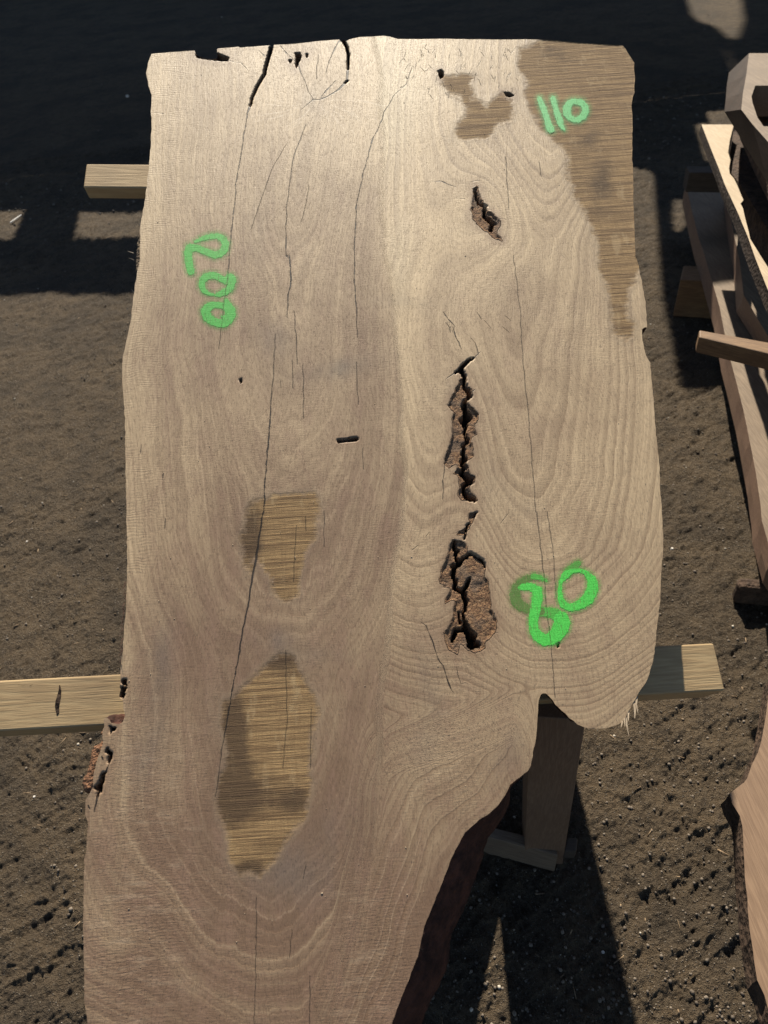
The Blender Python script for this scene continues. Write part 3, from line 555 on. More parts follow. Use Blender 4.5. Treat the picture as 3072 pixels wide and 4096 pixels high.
def slab_mat():
    g = G('freshly_planed_hardwood'); o = g.tc.outputs['Object']; ring = g.at('ring'); tone = g.at('tone'); st = g.at('stain'); vo = g.at('voidd')
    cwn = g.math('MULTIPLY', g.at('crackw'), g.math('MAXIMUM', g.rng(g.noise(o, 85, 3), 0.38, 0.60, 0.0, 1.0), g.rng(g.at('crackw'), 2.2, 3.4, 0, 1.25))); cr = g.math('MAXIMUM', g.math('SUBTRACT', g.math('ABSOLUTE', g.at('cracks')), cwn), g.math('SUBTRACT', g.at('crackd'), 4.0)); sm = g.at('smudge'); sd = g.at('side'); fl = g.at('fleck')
    xyz = g.sep(o); x, y = xyz[0], xyz[1]
    wob = g.math('MULTIPLY', g.math('SUBTRACT', g.noise(g.mapv(o, (1, 0.3, 1)), 40, 3, 0.5), 0.5), 12.0)
    rg = g.math('ADD', ring, wob)
    # growth rings: narrow late-wood lines with a soft flank
    zig = g.math('MULTIPLY', g.math('SUBTRACT', g.noise(g.comb(g.math('MULTIPLY', x, 210.0), g.math('MULTIPLY', y, 9.0)), 1.0, 2), 0.5), g.math('SUBTRACT', 14.0, g.math('MULTIPLY', sd, 9.0)))
    rg = g.math('ADD', rg, zig)
    ph = g.math('DIVIDE', rg, 27.0); fr = g.math('FRACT', ph)
    line = g.math('MULTIPLY', g.rng(fr, 0.45, 0.88, 0, 1), g.rng(fr, 0.90, 1.0, 1, 0))
    flank = g.math('MULTIPLY', g.rng(fr, 0.0, 0.85, 0, 1), g.rng(fr, 0.90, 1.0, 1, 0))
    idn = g.noise(g.comb(g.math('FLOOR', ph), 0.0), 3.7, 1); amp = g.rng(idn, 0.40, 0.62, 0.10, 1.0); ramp = g.at('ramp')
    rl = g.math('MULTIPLY', g.math('MULTIPLY', line, amp), ramp)
    broad = g.noise(g.comb(g.math('MULTIPLY', rg, 0.022), g.math('MULTIPLY', y, 0.8)), 1.0, 5, 0.68)
    # fibres and pores run along the slab
    warp = g.math('ADD', x, g.math('MULTIPLY', g.noise(o, 3.0, 2), 0.06))
    fib = g.noise(g.comb(g.math('MULTIPLY', warp, 330.0), g.math('MULTIPLY', y, 17.0), g.math('MULTIPLY', rg, 0.004)), 1.0, 5, 0.68)
    pore = g.noise(g.comb(g.math('MULTIPLY', warp, 430.0), g.math('MULTIPLY', y, 62.0), g.math('MULTIPLY', rg, 0.008)), 1.0, 2, 0.6)
    porem = g.rng(pore, 0.50, 0.66)
    rip = g.noise(g.mapv(o, (40, 330, 1), (0, 0, -0.03)), 1.0, 3, 0.6)
    rip2 = g.noise(g.mapv(o, (150, 420, 1), (0, 0, 0.5)), 1.0, 3, 0.6)
    hatch = g.math('MULTIPLY', g.rng(g.math('SINE', g.math('MULTIPLY', g.math('ADD', y, g.math('MULTIPLY', g.noise(o, 25, 2), 0.02)), 1150.0)), -1, 1), g.math('MULTIPLY', g.at('hatch'), g.rng(g.noise(o, 22, 3), 0.4, 0.6)))
    blot = g.noise(o, 13, 5, 0.6); mot = g.noise(g.mapv(o, (1, 0.35, 1)), 34, 4, 0.65)
    pale = (0.630, 0.475, 0.285); brown = (0.198, 0.124, 0.078); pink = (0.268, 0.165, 0.112)
    tn = g.math('ADD', tone, g.math('MULTIPLY', g.math('SUBTRACT', blot, 0.5), 0.45), clamp=True)
    tn = g.math('ADD', tn, g.math('MULTIPLY', g.math('SUBTRACT', broad, 0.5), g.math('MULTIPLY', g.math('ADD', tone, 0.25), 1.2)), clamp=True)
    base = g.mix(tn, pale, brown)
    base = g.mix(g.rng(tone, -0.50, 0.0, 1, 0), base, (0.70, 0.56, 0.35))
    base = g.mix(g.math('MULTIPLY', g.rng(mot, 0.45, 0.62, 0, 0.5), tn), base, pink)
    dk = g.mix(0.5, base, (0.150, 0.092, 0.052))
    col = g.mix(g.math('MULTIPLY', g.math('MULTIPLY', g.math('MULTIPLY', flank, g.math('ADD', g.math('MULTIPLY', amp, 0.7), 0.3)), ramp), g.math('ADD', g.math('MULTIPLY', sd, 0.46), 0.20)), base, dk)
    col = g.mix(g.math('MULTIPLY', rl, g.math('ADD', g.math('MULTIPLY', sd, 0.52), 0.34)), col, g.mix(0.72, base, (0.150, 0.088, 0.048)))
    lite = g.math('MULTIPLY', g.math('MULTIPLY', g.rng(fr, 0.0, 0.05, 0, 1), g.rng(fr, 0.08, 0.22, 1, 0)), g.math('MULTIPLY', amp, g.math('MULTIPLY', tone, 0.42)))
    col = g.mix(lite, col, (0.46, 0.33, 0.21))
    fl_ = g.math('FRACT', g.math('DIVIDE', rg, 11.5)); fid = g.rng(g.noise(g.comb(g.math('FLOOR', g.math('DIVIDE', rg, 11.5)), g.math('MULTIPLY', y, 2.0)), 2.3, 1), 0.35, 0.65, 0.1, 1); fln = g.math('MULTIPLY', g.math('MULTIPLY', g.rng(fl_, 0.2, 0.7, 0, 1), g.rng(fl_, 0.8, 1.0, 1, 0)), fid)
    col = g.mix(g.math('MULTIPLY', fln, g.math('SUBTRACT', 0.78, g.math('MULTIPLY', sd, 0.45))), col, dk)
    str_ = g.noise(g.comb(g.math('MULTIPLY', rg, 0.11), g.math('MULTIPLY', y, 3.0)), 1.0, 3, 0.6); col = g.mix(g.rng(str_, 0.40, 0.62, 0, 0.55), col, dk)
    col = g.mix(g.rng(fib, 0.40, 0.66, 0.0, 0.42), col, dk)
    col = g.mix(g.math('MULTIPLY', porem, g.math('ADD', g.math('MULTIPLY', tn, 0.30), 0.15)), col, (0.165, 0.10, 0.06))
    col = g.mix(g.math('MULTIPLY', hatch, 0.12), col, dk)
    cur = g.at('curl'); hl = g.math('MULTIPLY', g.rng(g.noise(g.mapv(o, (1, 4.2, 1), (0, 0, 0.1), (3, 0, 0)), 17, 4, 0.6), 0.50, 0.72, 0, 0.42), cur); col = g.mix(hl, col, (0.46, 0.345, 0.23))
    col = g.mix(g.math('MULTIPLY', g.math('MULTIPLY', sm, 0.75, clamp=True), g.rng(mot, 0.3, 0.6, 0.55, 1)), col, (0.135, 0.11, 0.088))
    col = g.mix(g.math('MULTIPLY', g.rng(fl, 0.3, 1.8, 1, 0), 0.5), col, (0.74, 0.62, 0.46))
    speck = g.voro(o, 75); sp = g.math('MULTIPLY', g.rng(speck[0], 0.04, 0.09, 1, 0), g.rng(g.sep(speck[1])[0], 0.84, 0.90)); col = g.mix(sp, col, (0.13, 0.08, 0.05))
    # rough-sawn stained areas, banded by the saw
    sn = g.math('ADD', st, g.math('MULTIPLY', g.math('SUBTRACT', g.noise(o, 160, 3), 0.5), 34.0)); ms = g.rng(sn, -24.0, 10.0, 1, 0)
    saw = g.noise(g.mapv(o, (5, 190, 1), (0, 0, -0.02)), 1.0, 4, 0.7); sawf = g.noise(g.mapv(o, (18, 620, 1), (0, 0, -0.02)), 1.0, 3, 0.7)
    sblot = g.noise(g.mapv(o, (1, 1.6, 1)), 15, 5, 0.62)
    sc = g.mix(g.rng(saw, 0.38, 0.64), (0.36, 0.235, 0.110), (0.130, 0.078, 0.038)); sc = g.mix(g.rng(sawf, 0.45, 0.66, 0, 0.5), sc, (0.13, 0.078, 0.036)); sc = g.mix(g.rng(fib, 0.42, 0.66, 0, 0.35), sc, (0.16, 0.095, 0.045))
    dc = g.at('cloud'); sc = g.mix(g.math('MULTIPLY', g.rng(g.math('ADD', g.math('MULTIPLY', sblot, 0.75), g.math('MULTIPLY', dc, 0.46)), 0.46, 0.76), 0.82), sc, (0.070, 0.043, 0.024)); sc = g.mix(g.math('MULTIPLY', g.rng(mot, 0.55, 0.7), 0.35), sc, (0.46, 0.34, 0.19))
    rim = g.math('MULTIPLY', g.rng(sn, 0.0, 26.0, 1, 0), 0.35); col = g.mix(rim, col, (0.23, 0.17, 0.11))
    col = g.mix(ms, col, sc)
    # bark pockets
    mv = g.rng(vo, -0.5, 3.0, 1, 0); cn = g.noise(o, 260, 4, 0.7); cb = g.noise(o, 28, 3)
    bc = g.mix(g.rng(cn, 0.36, 0.62), (0.43, 0.255, 0.13), (0.17, 0.085, 0.045)); bc = g.mix(g.rng(cb, 0.45, 0.65, 0, 0.6), bc, (0.16, 0.125, 0.095))
    rimv = g.math('MULTIPLY', g.rng(g.math('ADD', vo, g.math('MULTIPLY', g.math('SUBTRACT', mot, 0.5), 50.0)), 0, 42, 1, 0), 0.5); col = g.mix(rimv, col, (0.22, 0.135, 0.08)); col = g.mix(mv, col, bc)
    mc = g.rng(cr, -0.3, 1.3, 1, 0); col = g.mix(g.math('MULTIPLY', mc, g.rng(g.at('crackw'), 0.3, 2.4, 0.22, 0.95)), col, (0.018, 0.012, 0.009))  # depth shade of the cracks put into the colour as near-black
    # relief
    amp1 = g.mix(ms, (0.45, 0.45, 0.45), (1, 1, 1))
    ripm = g.math('ADD', g.rng(g.noise(o, 5, 3), 0.38, 0.62, 0.05, 0.30), g.math('MULTIPLY', cur, 0.5))
    hh = g.math('MULTIPLY', g.math('ADD', g.math('MULTIPLY', rip, 0.8), g.math('MULTIPLY', rip2, 0.9)), ripm)
    hh = g.math('ADD', hh, g.math('ADD', g.math('MULTIPLY', rl, -0.12), g.math('MULTIPLY', hatch, -0.13)))
    hh = g.math('ADD', hh, g.math('MULTIPLY', fib, 0.9)); hh = g.math('SUBTRACT', hh, g.math('MULTIPLY', porem, 0.22))
    hs = g.math('ADD', g.math('MULTIPLY', saw, 0.7), g.math('MULTIPLY', sawf, 1.1))
    mixh = g.t.nodes.new('ShaderNodeMix'); mixh.data_type = 'FLOAT'; g.put(mixh.inputs[0], ms); g.put(mixh.inputs[2], hh); g.put(mixh.inputs[3], hs)
    hv = g.math('MULTIPLY', g.math('MULTIPLY', cn, 14.0), mv)
    hfin = g.math('SUBTRACT', g.math('ADD', mixh.outputs[0], hv), g.math('MULTIPLY', mc, 1.5))
    ro = g.math('ADD', g.math('MULTIPLY', tn, 0.10), 0.56); ro = g.math('ADD', ro, g.math('MULTIPLY', g.math('MAXIMUM', ms, mv), 0.3))
    return g.done(col, ro, g.bump(hfin, 0.00095), 0.36)
slab = empty('live_edge_slab', (0, 0, 0), 'huge pale live-edge hardwood slab with green sprayed numbers resting tilted on timber rack', 'wood slab')
slab.matrix_world = SLABM
Vt = np.stack([U, Vv, Hs], 1)
face = mesh('planed_face', Vt, Q, slab_mat(), smooth=True)
face.parent = slab
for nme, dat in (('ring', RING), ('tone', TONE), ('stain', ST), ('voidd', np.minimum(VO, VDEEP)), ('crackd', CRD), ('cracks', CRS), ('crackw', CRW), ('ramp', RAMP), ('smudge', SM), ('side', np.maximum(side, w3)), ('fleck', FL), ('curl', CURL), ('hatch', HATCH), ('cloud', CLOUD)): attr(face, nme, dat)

# live edge running round the slab
TH = 0.07
LP = np.stack([U[LOOP], Vv[LOOP]], 1); nL = len(LP)
k = 9; ker = np.ones(k) / k
sm_ = lambda a: np.convolve(np.concatenate([a[-(k // 2):], a, a[:k // 2]]), ker, 'valid')
tx = sm_(np.roll(LP[:, 0], -6) - np.roll(LP[:, 0], 6)); ty = sm_(np.roll(LP[:, 1], -6) - np.roll(LP[:, 1], 6))
ln = np.hypot(tx, ty) + 1e-9; ox, oy = ty / ln, -tx / ln           # outward (loop runs counter-clockwise)
area = 0.5 * np.sum(LP[:, 0] * np.roll(LP[:, 1], -1) - np.roll(LP[:, 0], -1) * LP[:, 1])
if area < 0: ox, oy = -ox, -oy
lx, ly = X[LOOP], Yp[LOOP]
flare = np.full(nL, -0.004)
flare = np.where((lx > 1500) & (ly > 3090), 0.044 * np.clip((ly - 3090) / 250, 0.15, 1), flare)
flare = np.where((lx < 700) & (ly > 2150) & (ly < 2720), 0.006, flare)
flare = np.where((lx < 700) & (ly > 1600) & (ly < 2150), 0.0015, flare)
flare = np.where((lx > 2130) & (ly > 2700), -0.02, flare)
flare = np.where((lx < 700) & (ly > 2860) & (ly < 3180), 0.012, flare)
flare = sm_(sm_(flare)); arc = np.cumsum(np.hypot(tx, ty)) / 12
flare = flare + (0.006 * fbm(arc * 9, arc * 0, 3)) * np.clip(np.abs(flare) / 0.02, 0.1, 1)
prof = [(0, 0), (0.0012, 0.03), (0.008, 0.2), (0.02, 0.45), (0.035, 0.7), (0.052, 0.95), (0.064, 1.0), (TH, 0.85)]
rows = []
for z, f_ in prof:
    jit = 0.0035 * fbm(arc * 40, arc * 0 + z * 90, 3) * min(1, z / 0.01) * np.clip(np.abs(flare) / 0.008, 0.12, 1)
    rows.append(np.stack([LP[:, 0] + ox * (flare * f_ + jit), LP[:, 1] + oy * (flare * f_ + jit), np.full(nL, -z)], 1))
SV = np.concatenate(rows); a = np.arange(nL); b = np.roll(a, -1); Qs = []
for r in range(len(prof) - 1): Qs.append(np.stack([a + r * nL, a + (r + 1) * nL, b + (r + 1) * nL, b + r * nL], 1))
Qs = np.concatenate(Qs)
if area < 0: Qs = Qs[:, ::-1]
M_BARK = bark_mat('slab_bark', (0.085, 0.034, 0.022), (0.022, 0.010, 0.008))
be = mesh('bark_edge', SV, Qs, M_BARK, smooth=True); be.parent = slab
st_ = max(1, nL // 700); ub = rows[-1][::st_] + [0, 0, 0]
un = mesh('underside', ub, [tuple(range(len(ub)))[::-1]], wood_mat('slab_under', (0.30, 0.21, 0.14), (0.16, 0.10, 0.07))); un.parent = slab

# loose strip of red-brown bark on the left flank, slightly below the face
def slab_patch(name, polypx, z0, zn, mat, th=0.02, step=0.0022, seed=0):
    P = np.array([suv(*p) for p in polypx]); u0, u1, v0, v1 = P[:, 0].min(), P[:, 0].max(), P[:, 1].min(), P[:, 1].max()
    uu, vv = np.meshgrid(np.arange(u0, u1, step), np.arange(v0, v1, step)); nvv, nuu = uu.shape; u = uu.ravel(); v = vv.ravel()
    d, bx, by = seg_dist(u, v, P, True)
    near = np.abs(d) < step * 0.8; u = np.where(near, bx, u); v = np.where(near, by, v)
    z = z0 + zn * fbm(u * 120 + seed, v * 120, 3) + np.clip(-d / 0.006, 0, 1) * 0.004
    gi = np.arange(nuu * nvv).reshape(nvv, nuu); ok = (d < step * 0.8).reshape(nvv, nuu); c = ok[:-1, :-1] & ok[1:, :-1] & ok[:-1, 1:] & ok[1:, 1:]
    q = np.stack([gi[:-1, :-1][c], gi[:-1, 1:][c], gi[1:, 1:][c], gi[1:, :-1][c]], 1); us_ = np.unique(q); rm = np.full(nuu * nvv, -1); rm[us_] = np.arange(len(us_)); q = rm[q]
    tv = np.stack([u, v, z], 1)[us_]; n = len(tv); bv = tv.copy(); bv[:, 2] = z0 - th
    e = np.concatenate([q[:, [0, 1]], q[:, [1, 2]], q[:, [2, 3]], q[:, [3, 0]]]); ky = e.min(1) * n + e.max(1); _, iv, ct = np.unique(ky, return_inverse=True, return_counts=True); e = e[ct[iv] == 1]
    sk = np.stack([e[:, 1], e[:, 0], e[:, 0] + n, e[:, 1] + n], 1)
    o = mesh(name, np.concatenate([tv, bv]), np.concatenate([q, sk, q[:, ::-1] + n]), mat, smooth=True); o.parent = slab; return o
M_CORK = bark_mat('flaky_bark', (0.30, 0.155, 0.085), (0.15, 0.075, 0.04), 3.0)
bs = slab_patch('bark_strip', crop([(1235,760),(1185,775),(1160,830),(1185,880),(1165,945),(1070,990),(1050,1060),(1035,1150),(1010,1250),(1000,1300),(960,1345),(940,1440),(955,1510),(1000,1545),(1100,1545),(1130,1470),(1140,1300),(1180,1180),(1230,1040),(1250,940),(1245,840)], 0, 2650, .339), -0.010, 0.004, M_CORK, 0.04)
bs['label'] = 'strip of flaky red-brown bark on the left edge'
slab_patch('bark_strip', [(575,895),(556,905),(541,960),(536,1030),(538,1095),(546,1110),(562,1080),(575,1000)], -0.012, 0.004, bark_mat('grey_bark', (0.20, 0.145, 0.09), (0.07, 0.05, 0.035), 2.0), 0.04)
# pale splinters hanging from the sawn lobe
def splinters(name, items, mat):
    Vs = []; Fs = []
    for i, (x0, y0, x1, y1, w) in enumerate(items):
        a = np.array([*suv(x0, y0, -0.002), -0.002]); b = np.array([*suv(x1, y1, 0.004), 0.004]); d = b - a; nrm = np.array([-d[1], d[0], 0]); nrm /= np.linalg.norm(nrm) + 1e-9; w = w * 0.6 / 2400; b = b + nrm * random.uniform(-.004, .004)
        m = (a + b) / 2 + nrm * random.uniform(-w, w) * 1.5
        for j, (p, k_) in enumerate(((a, 1), (m, 0.8), (b, 0.15))):
            Vs += [p + nrm * w * k_, p - nrm * w * k_, p - nrm * w * k_ * 0.6 - [0, 0, w], p + nrm * w * k_ * 0.6 - [0, 0, w]]
        o_ = i * 12
        for r in range(2):
            for q in range(4): Fs.append((o_ + r * 4 + q, o_ + r * 4 + (q + 1) % 4, o_ + r * 4 + 4 + (q + 1) % 4, o_ + r * 4 + 4 + q))
    o = mesh(name, Vs, Fs, mat); o.parent = slab; return o
M_SPL = wood_mat('splinter_wood', (0.46, 0.37, 0.26), (0.25, 0.19, 0.13))
it = [(2506,2850,2512,2945,6),(2500,2856,2495,2905,5),(2490,2870,2484,2910,5),(2515,2840,2518,2885,5),(2535,2800,2532,2872,8),(2548,2785,2545,2850,6),(2503,2880,2508,2918,3)]
splinters('splinter', it, M_SPL)
splinters('splinter', [(560,905,552,890,3),(540,1172,530,1155,3),(535,1012,510,1004,3),(536,1040,515,1030,2),(512,1240,503,1225,2)], M_SPL)
it = []
for i in range(26):
    y = 2330 + i * 13 + random.uniform(-4, 4); x = 503 - (y - 2330) * 0.055; it.append((x, y, x - random.uniform(4, 15), y + random.uniform(8, 26), 2))
splinters('splinter', it, M_BARK)

# sprayed numbers
def spray(strokes, label, c_main, c_thin, cover, seed):
    pts = [p for s, _ in strokes for p in s]; m = 34
    P = np.array([suv(p[0], p[1]) for p in pts]); mr = m / 2400 + 0.01; step = 0.0011
    uu, vv = np.meshgrid(np.arange(P[:, 0].min() - mr, P[:, 0].max() + mr, step), np.arange(P[:, 1].min() - mr, P[:, 1].max() + mr, step)); nvv, nuu = uu.shape; u = uu.ravel(); v = vv.ravel()
    x, y = to_px(P0 + np.outer(u, XS) + np.outer(v, YS))
    jx = x + 2.2 * fbm(u * 260 + seed, v * 260, 2); jy = y + 2.2 * fbm(u * 260, v * 260 + seed, 2)
    D = np.full(x.shape, 99.0); TN = np.zeros(x.shape)
    for s, thin in strokes:
        d, _, _ = seg_dist(jx, jy, [(p[0], p[1]) for p in s], False, [p[2] for p in s])
        k = (d < D) if not thin else ((d < D) & (D > 0)); D[k] = d[k]; TN[k] = thin
    c = (D.reshape(nvv, nuu) < 26); c = c[:-1, :-1] & c[1:, 1:] & c[1:, :-1] & c[:-1, 1:]; gi = np.arange(nuu * nvv).reshape(nvv, nuu)
    q = np.stack([gi[:-1, :-1][c], gi[:-1, 1:][c], gi[1:, 1:][c], gi[1:, :-1][c]], 1); us_ = np.unique(q); rm = np.full(nuu * nvv, -1); rm[us_] = np.arange(len(us_)); q = rm[q]
    g = G('spray_paint'); o = g.tc.outputs['Object']; d = g.at('d'); tn = g.at('thin')
    sp = g.noise(o, 620, 2, 0.6); sp2 = g.noise(g.mapv(o, (1, 1, 1)), 900, 1); saw = g.noise(g.mapv(o, (8, 300, 1)), 1.0, 3, 0.7)
    col = g.mix(g.rng(sp, 0.42, 0.62), c_main, tuple(min(1, a_ * 1.35 + 0.02) for a_ in c_main)); col = g.mix(tn, col, c_thin)
    core = g.rng(d, -1.0, 1.6, 1, 0); holes = g.rng(sp, 0.50, 0.62, 1.0, cover)
    a_core = g.math('MULTIPLY', core, g.math('MULTIPLY', holes, g.math('SUBTRACT', 1.0, g.math('MULTIPLY', tn, 0.38))))
    crk = g.math('MAXIMUM', g.math('SUBTRACT', g.math('ABSOLUTE', g.at('cracks')), g.at('crackw')), g.math('SUBTRACT', g.at('crackd'), 4.0)); a_core = g.math('MULTIPLY', a_core, g.rng(crk, -0.2, 1.0, 0.12, 1))
    gsk = g.noise(g.mapv(o, (500, 60, 1)), 1.0, 3, 0.6); a_core = g.math('MULTIPLY', a_core, g.rng(gsk, 0.34, 0.46, 0.45, 1))
    halo = g.math('MULTIPLY', g.math('POWER', g.rng(d, 0, 24, 1, 0, 'LINEAR'), 2.0), g.rng(sp2, 0.36, 0.66, 0.0, 0.85))
    al = g.math('MAXIMUM', a_core, halo)
    g.put(g.b.inputs['Alpha'], al); g.done(col, 0.55, g.bump(g.math('ADD', g.math('MULTIPLY', sp, 0.7), saw), 0.0003), 0.4)
    o = mesh('painted_number', np.stack([u, v, np.full(u.shape, 0.0004)], 1)[us_], q, g.m, smooth=True); o.parent = slab; o['label'] = label
    attr(o, 'd', D[us_]); attr(o, 'thin', TN[us_])
    cdv = np.full(len(us_), 30.0); csv = np.full(len(us_), 30.0); cwv = np.zeros(len(us_)); xx, yy_ = x[us_], y[us_]
    for p, r in CR:
        Pp = np.array(p)
        if Pp[:, 0].max() < xx.min() - 20 or Pp[:, 0].min() > xx.max() + 20 or Pp[:, 1].max() < yy_.min() - 20 or Pp[:, 1].min() > yy_.max() + 20: continue
        d_ = seg_dist(xx, yy_, p, False, r)[0]; dc_ = seg_dist(xx, yy_, p)[0]; k = d_ < cdv; cdv[k] = d_[k]; csv[k] = (dc_ * crack_side(xx, yy_, Pp))[k]; cwv[k] = np.maximum(dc_ - d_, .3)[k]
    attr(o, 'crackd', cdv); attr(o, 'cracks', csv); attr(o, 'crackw', cwv)
n200 = [(crop([(400,330,25),(540,270,40),(700,225,48),(830,215,52),(930,265,62),(1000,370,68),(970,490,68),(885,570,68),(780,592,65),(620,530,62),(480,470,62),(380,445,68),(290,460,85),(262,540,78),(265,650,72),(285,800,75),(315,920,65)],700,900,.2034),0),
 (crop([(750,1370,20),(650,1350,32),(570,1290,48),(525,1200,56),(535,1100,62),(600,1020,65),(700,990,62),(810,1000,62),(920,1060,60),(1010,1110,52),(1080,1040,85),(1120,1080,88),(1110,1180,60),(1080,1250,68),(1000,1310,62),(880,1360,52),(800,1380,24)],700,900,.2034),0),
 (crop([(1010,1490,40),(1040,1560,60),(1085,1690,108),(1090,1760,105),(1050,1860,90),(960,1930,80),(850,1930,75),(740,1890,78),(640,1820,88),(600,1700,90),(650,1620,80),(740,1570,65),(850,1575,55),(960,1590,60),(1050,1640,80)],700,900,.2034),0), (crop([(930,1805,25),(1030,1830,60)],700,900,.2034),0)]
n110 = [(crop([(320,245,45),(350,330,60),(395,430,65),(440,560,62),(490,700,60),(520,820,70),(560,910,82),(600,945,50)],2100,350,.1808),0),
 (crop([(620,245,55),(640,330,60),(675,450,50),(710,580,62),(760,700,70),(790,820,60),(830,890,40),(870,930,22)],2100,350,.1808),0),
 (crop([(1110,305,58),(1250,340,70),(1330,430,70),(1335,540,70),(1280,640,70),(1180,710,58),(1080,712,52),(980,660,60),(925,560,85),(930,450,85),(980,360,75),(1050,315,62),(1110,305,58)],2100,350,.1808),0)]
n80 = [(crop([(550,680,80),(545,600,72),(450,535,52),(350,540,50),(300,555,36)],2000,2200,.2712),0),(crop([(550,680,80),(540,780,72),(520,880,80),(500,980,70),(490,1080,62),(500,1180,66),(560,1270,78),(650,1330,80),(750,1310,88),(835,1240,105),(890,1160,118),(915,1080,120),(900,1010,105)],2000,2200,.2712),0),
 (crop([(680,450,16),(600,410,36),(490,390,40)],2000,2200,.2712),.35),(crop([(490,395,42),(400,425,50),(310,480,55),(240,560,65),(215,660,75),(240,760,78),(320,830,70),(420,870,60),(550,900,58),(600,905,60)],2000,2200,.2712),1),(crop([(600,905,62),(700,915,66),(830,950,85),(900,1010,100)],2000,2200,.2712),.35),
 (crop([(1000,340,48),(960,375,55),(890,480,22),(880,600,28),(890,720,40),(930,800,52),(1020,850,50),(1120,830,58),(1220,780,72),(1300,710,85),(1358,600,80),(1366,500,78),(1350,430,62),(1270,340,35),(1180,300,24),(1080,305,28),(1000,340,48)],2000,2200,.2712),0),(crop([(1150,200,42),(1050,270,50),(970,350,50)],2000,2200,.2712),.6)]
spray(n200, 'number 200 sprayed sideways in green', (0.028, 0.33, 0.030), (0.05, 0.25, 0.06), 0.85, 11)
spray(n110, 'number 110 sprayed in pale green on the dark patch', (0.11, 0.47, 0.15), (0.05, 0.25, 0.06), 0.55, 23)
spray(n80, 'number 80 sprayed in bright green', (0.060, 0.47, 0.055), (0.09, 0.24, 0.04), 0.95, 37)
# sawdust grains and chips on the face
def dust():
    n = 300; Vs = []; Fs = []; c = 0
    ins = [(random.uniform(400, 2600), random.uniform(200, 4050)) for _ in range(n * 2)]
    P = np.array(ins); d = seg_dist(P[:, 0], P[:, 1], OUT, True)[0]; P = P[d < -25][:n]
    for i, (x, y) in enumerate(P):
        u, v = suv(x, y); s = 0.0003 + 0.0006 * random.random() ** 4; vv = IV * np.array([s * random.uniform(.8, 2.2), s, s * .7]); a = random.random() * 6.3; cc, q = math.cos(a), math.sin(a)
        vv = np.stack([vv[:, 0] * cc - vv[:, 1] * q, vv[:, 0] * q + vv[:, 1] * cc, vv[:, 2]], 1) + [u, v, s * .5]
        Vs.append(vv); Fs.append(IF + c); c += len(IV)
    o = mesh('sawdust', np.concatenate(Vs), np.concatenate(Fs), M_SPL); o.matrix_world = SLABM; tag(o, 'fine sawdust grains lying on the planed slab face', 'sawdust', kind='stuff')
dust()

# ================================================================== RACK under the slab
M_BEAM = wood_mat('sawn_beam', (0.40, 0.290, 0.155), (0.27, 0.180, 0.090), axis=0, rough=0.7, wear=(0.22, 0.155, 0.09), ring=45)
M_POST = wood_mat('post_wood', (0.19, 0.122, 0.078), (0.125, 0.076, 0.048), axis=2, rough=0.7)
M_GREY = wood_mat('weathered_wood', (0.075, 0.058, 0.043), (0.038, 0.029, 0.023), axis=0, rough=0.8)
rack = empty('timber_rack', (0, 1, 0), 'rack of sawn timber beams and posts holding up the big slab', 'rack')
def frame_from(P, ax, up):
    x = ax / np.linalg.norm(ax); z = up - x * up.dot(x); z /= np.linalg.norm(z); y = np.cross(z, x)
    return Matrix([[x[i], y[i], z[i], P[i]] for i in range(3)] + [[0, 0, 0, 1]])
def hexa(name, top, bot, mat, parent, ax, bevel=0.002, up=np.array([0, 0, 1.0]), label=None, sub=0):
    """a prism between two outlines, given its own axes so that the grain runs along it"""
    top = np.array(top); bot = np.array(bot); n = len(top); c = top.mean(0); M = frame_from(c, np.array(ax, float), up); Mi = M.inverted()
    V = [tuple(Mi @ Vector(p)) for p in np.concatenate([top, bot])]
    f = [tuple(range(n)), tuple(range(n, 2 * n))[::-1]] + [(i, n + i, n + (i + 1) % n, (i + 1) % n) for i in range(n)]
    o = mesh(name, V, f, mat); o.matrix_world = M
    if parent is not None: o.parent = parent; o.matrix_parent_inverse = parent.matrix_basis.inverted()
    if bevel:
        md = o.modifiers.new('bevel', 'BEVEL'); md.width = bevel; md.segments = 2; md.limit_method = 'ANGLE'; md.angle_limit = math.radians(40)
    import bmesh
    bm = bmesh.new(); bm.from_mesh(o.data); bmesh.ops.recalc_face_normals(bm, faces=bm.faces); bm.to_mesh(o.data); bm.free()
    if label: o['label'] = label
    return o
TB = 0.0745                                    # beam tops sit just under the slab
def beam(px4, th, mat, label):
    top = [on_slab(p[0], p[1], -TB) for p in px4]; bot = [p - NS * th for p in top]
    return hexa('beam', top, bot, mat, rack, top[1] - top[0], 0.003, NS, label)
beam([(345,655),(2440,672),(2450,768),(333,748)], 0.033, M_BEAM, 'upper beam with its square end out in the sun')
lower_beam = beam([(-420,2744),(2855,2572),(2900,2762),(-420,2948)], 0.085, M_BEAM, 'long lower beam sticking out on both sides of the slab')
M_SPLIT = bark_mat('split_shadowed_fibres', (0.05, 0.03, 0.018), (0.02, 0.012, 0.008))  # flat dark strips; the split's inner shade is put into their colour
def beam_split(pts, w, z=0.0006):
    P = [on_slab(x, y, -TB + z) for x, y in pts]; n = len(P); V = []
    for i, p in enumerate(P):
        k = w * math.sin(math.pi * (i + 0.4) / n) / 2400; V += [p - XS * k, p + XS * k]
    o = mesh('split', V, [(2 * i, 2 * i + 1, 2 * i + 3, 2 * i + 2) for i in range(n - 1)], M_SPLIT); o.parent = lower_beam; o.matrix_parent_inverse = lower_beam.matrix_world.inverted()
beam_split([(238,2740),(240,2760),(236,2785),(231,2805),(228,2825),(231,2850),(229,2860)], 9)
beam_split([(70,2738),(100,2744),(118,2745),(130,2738)], 2)
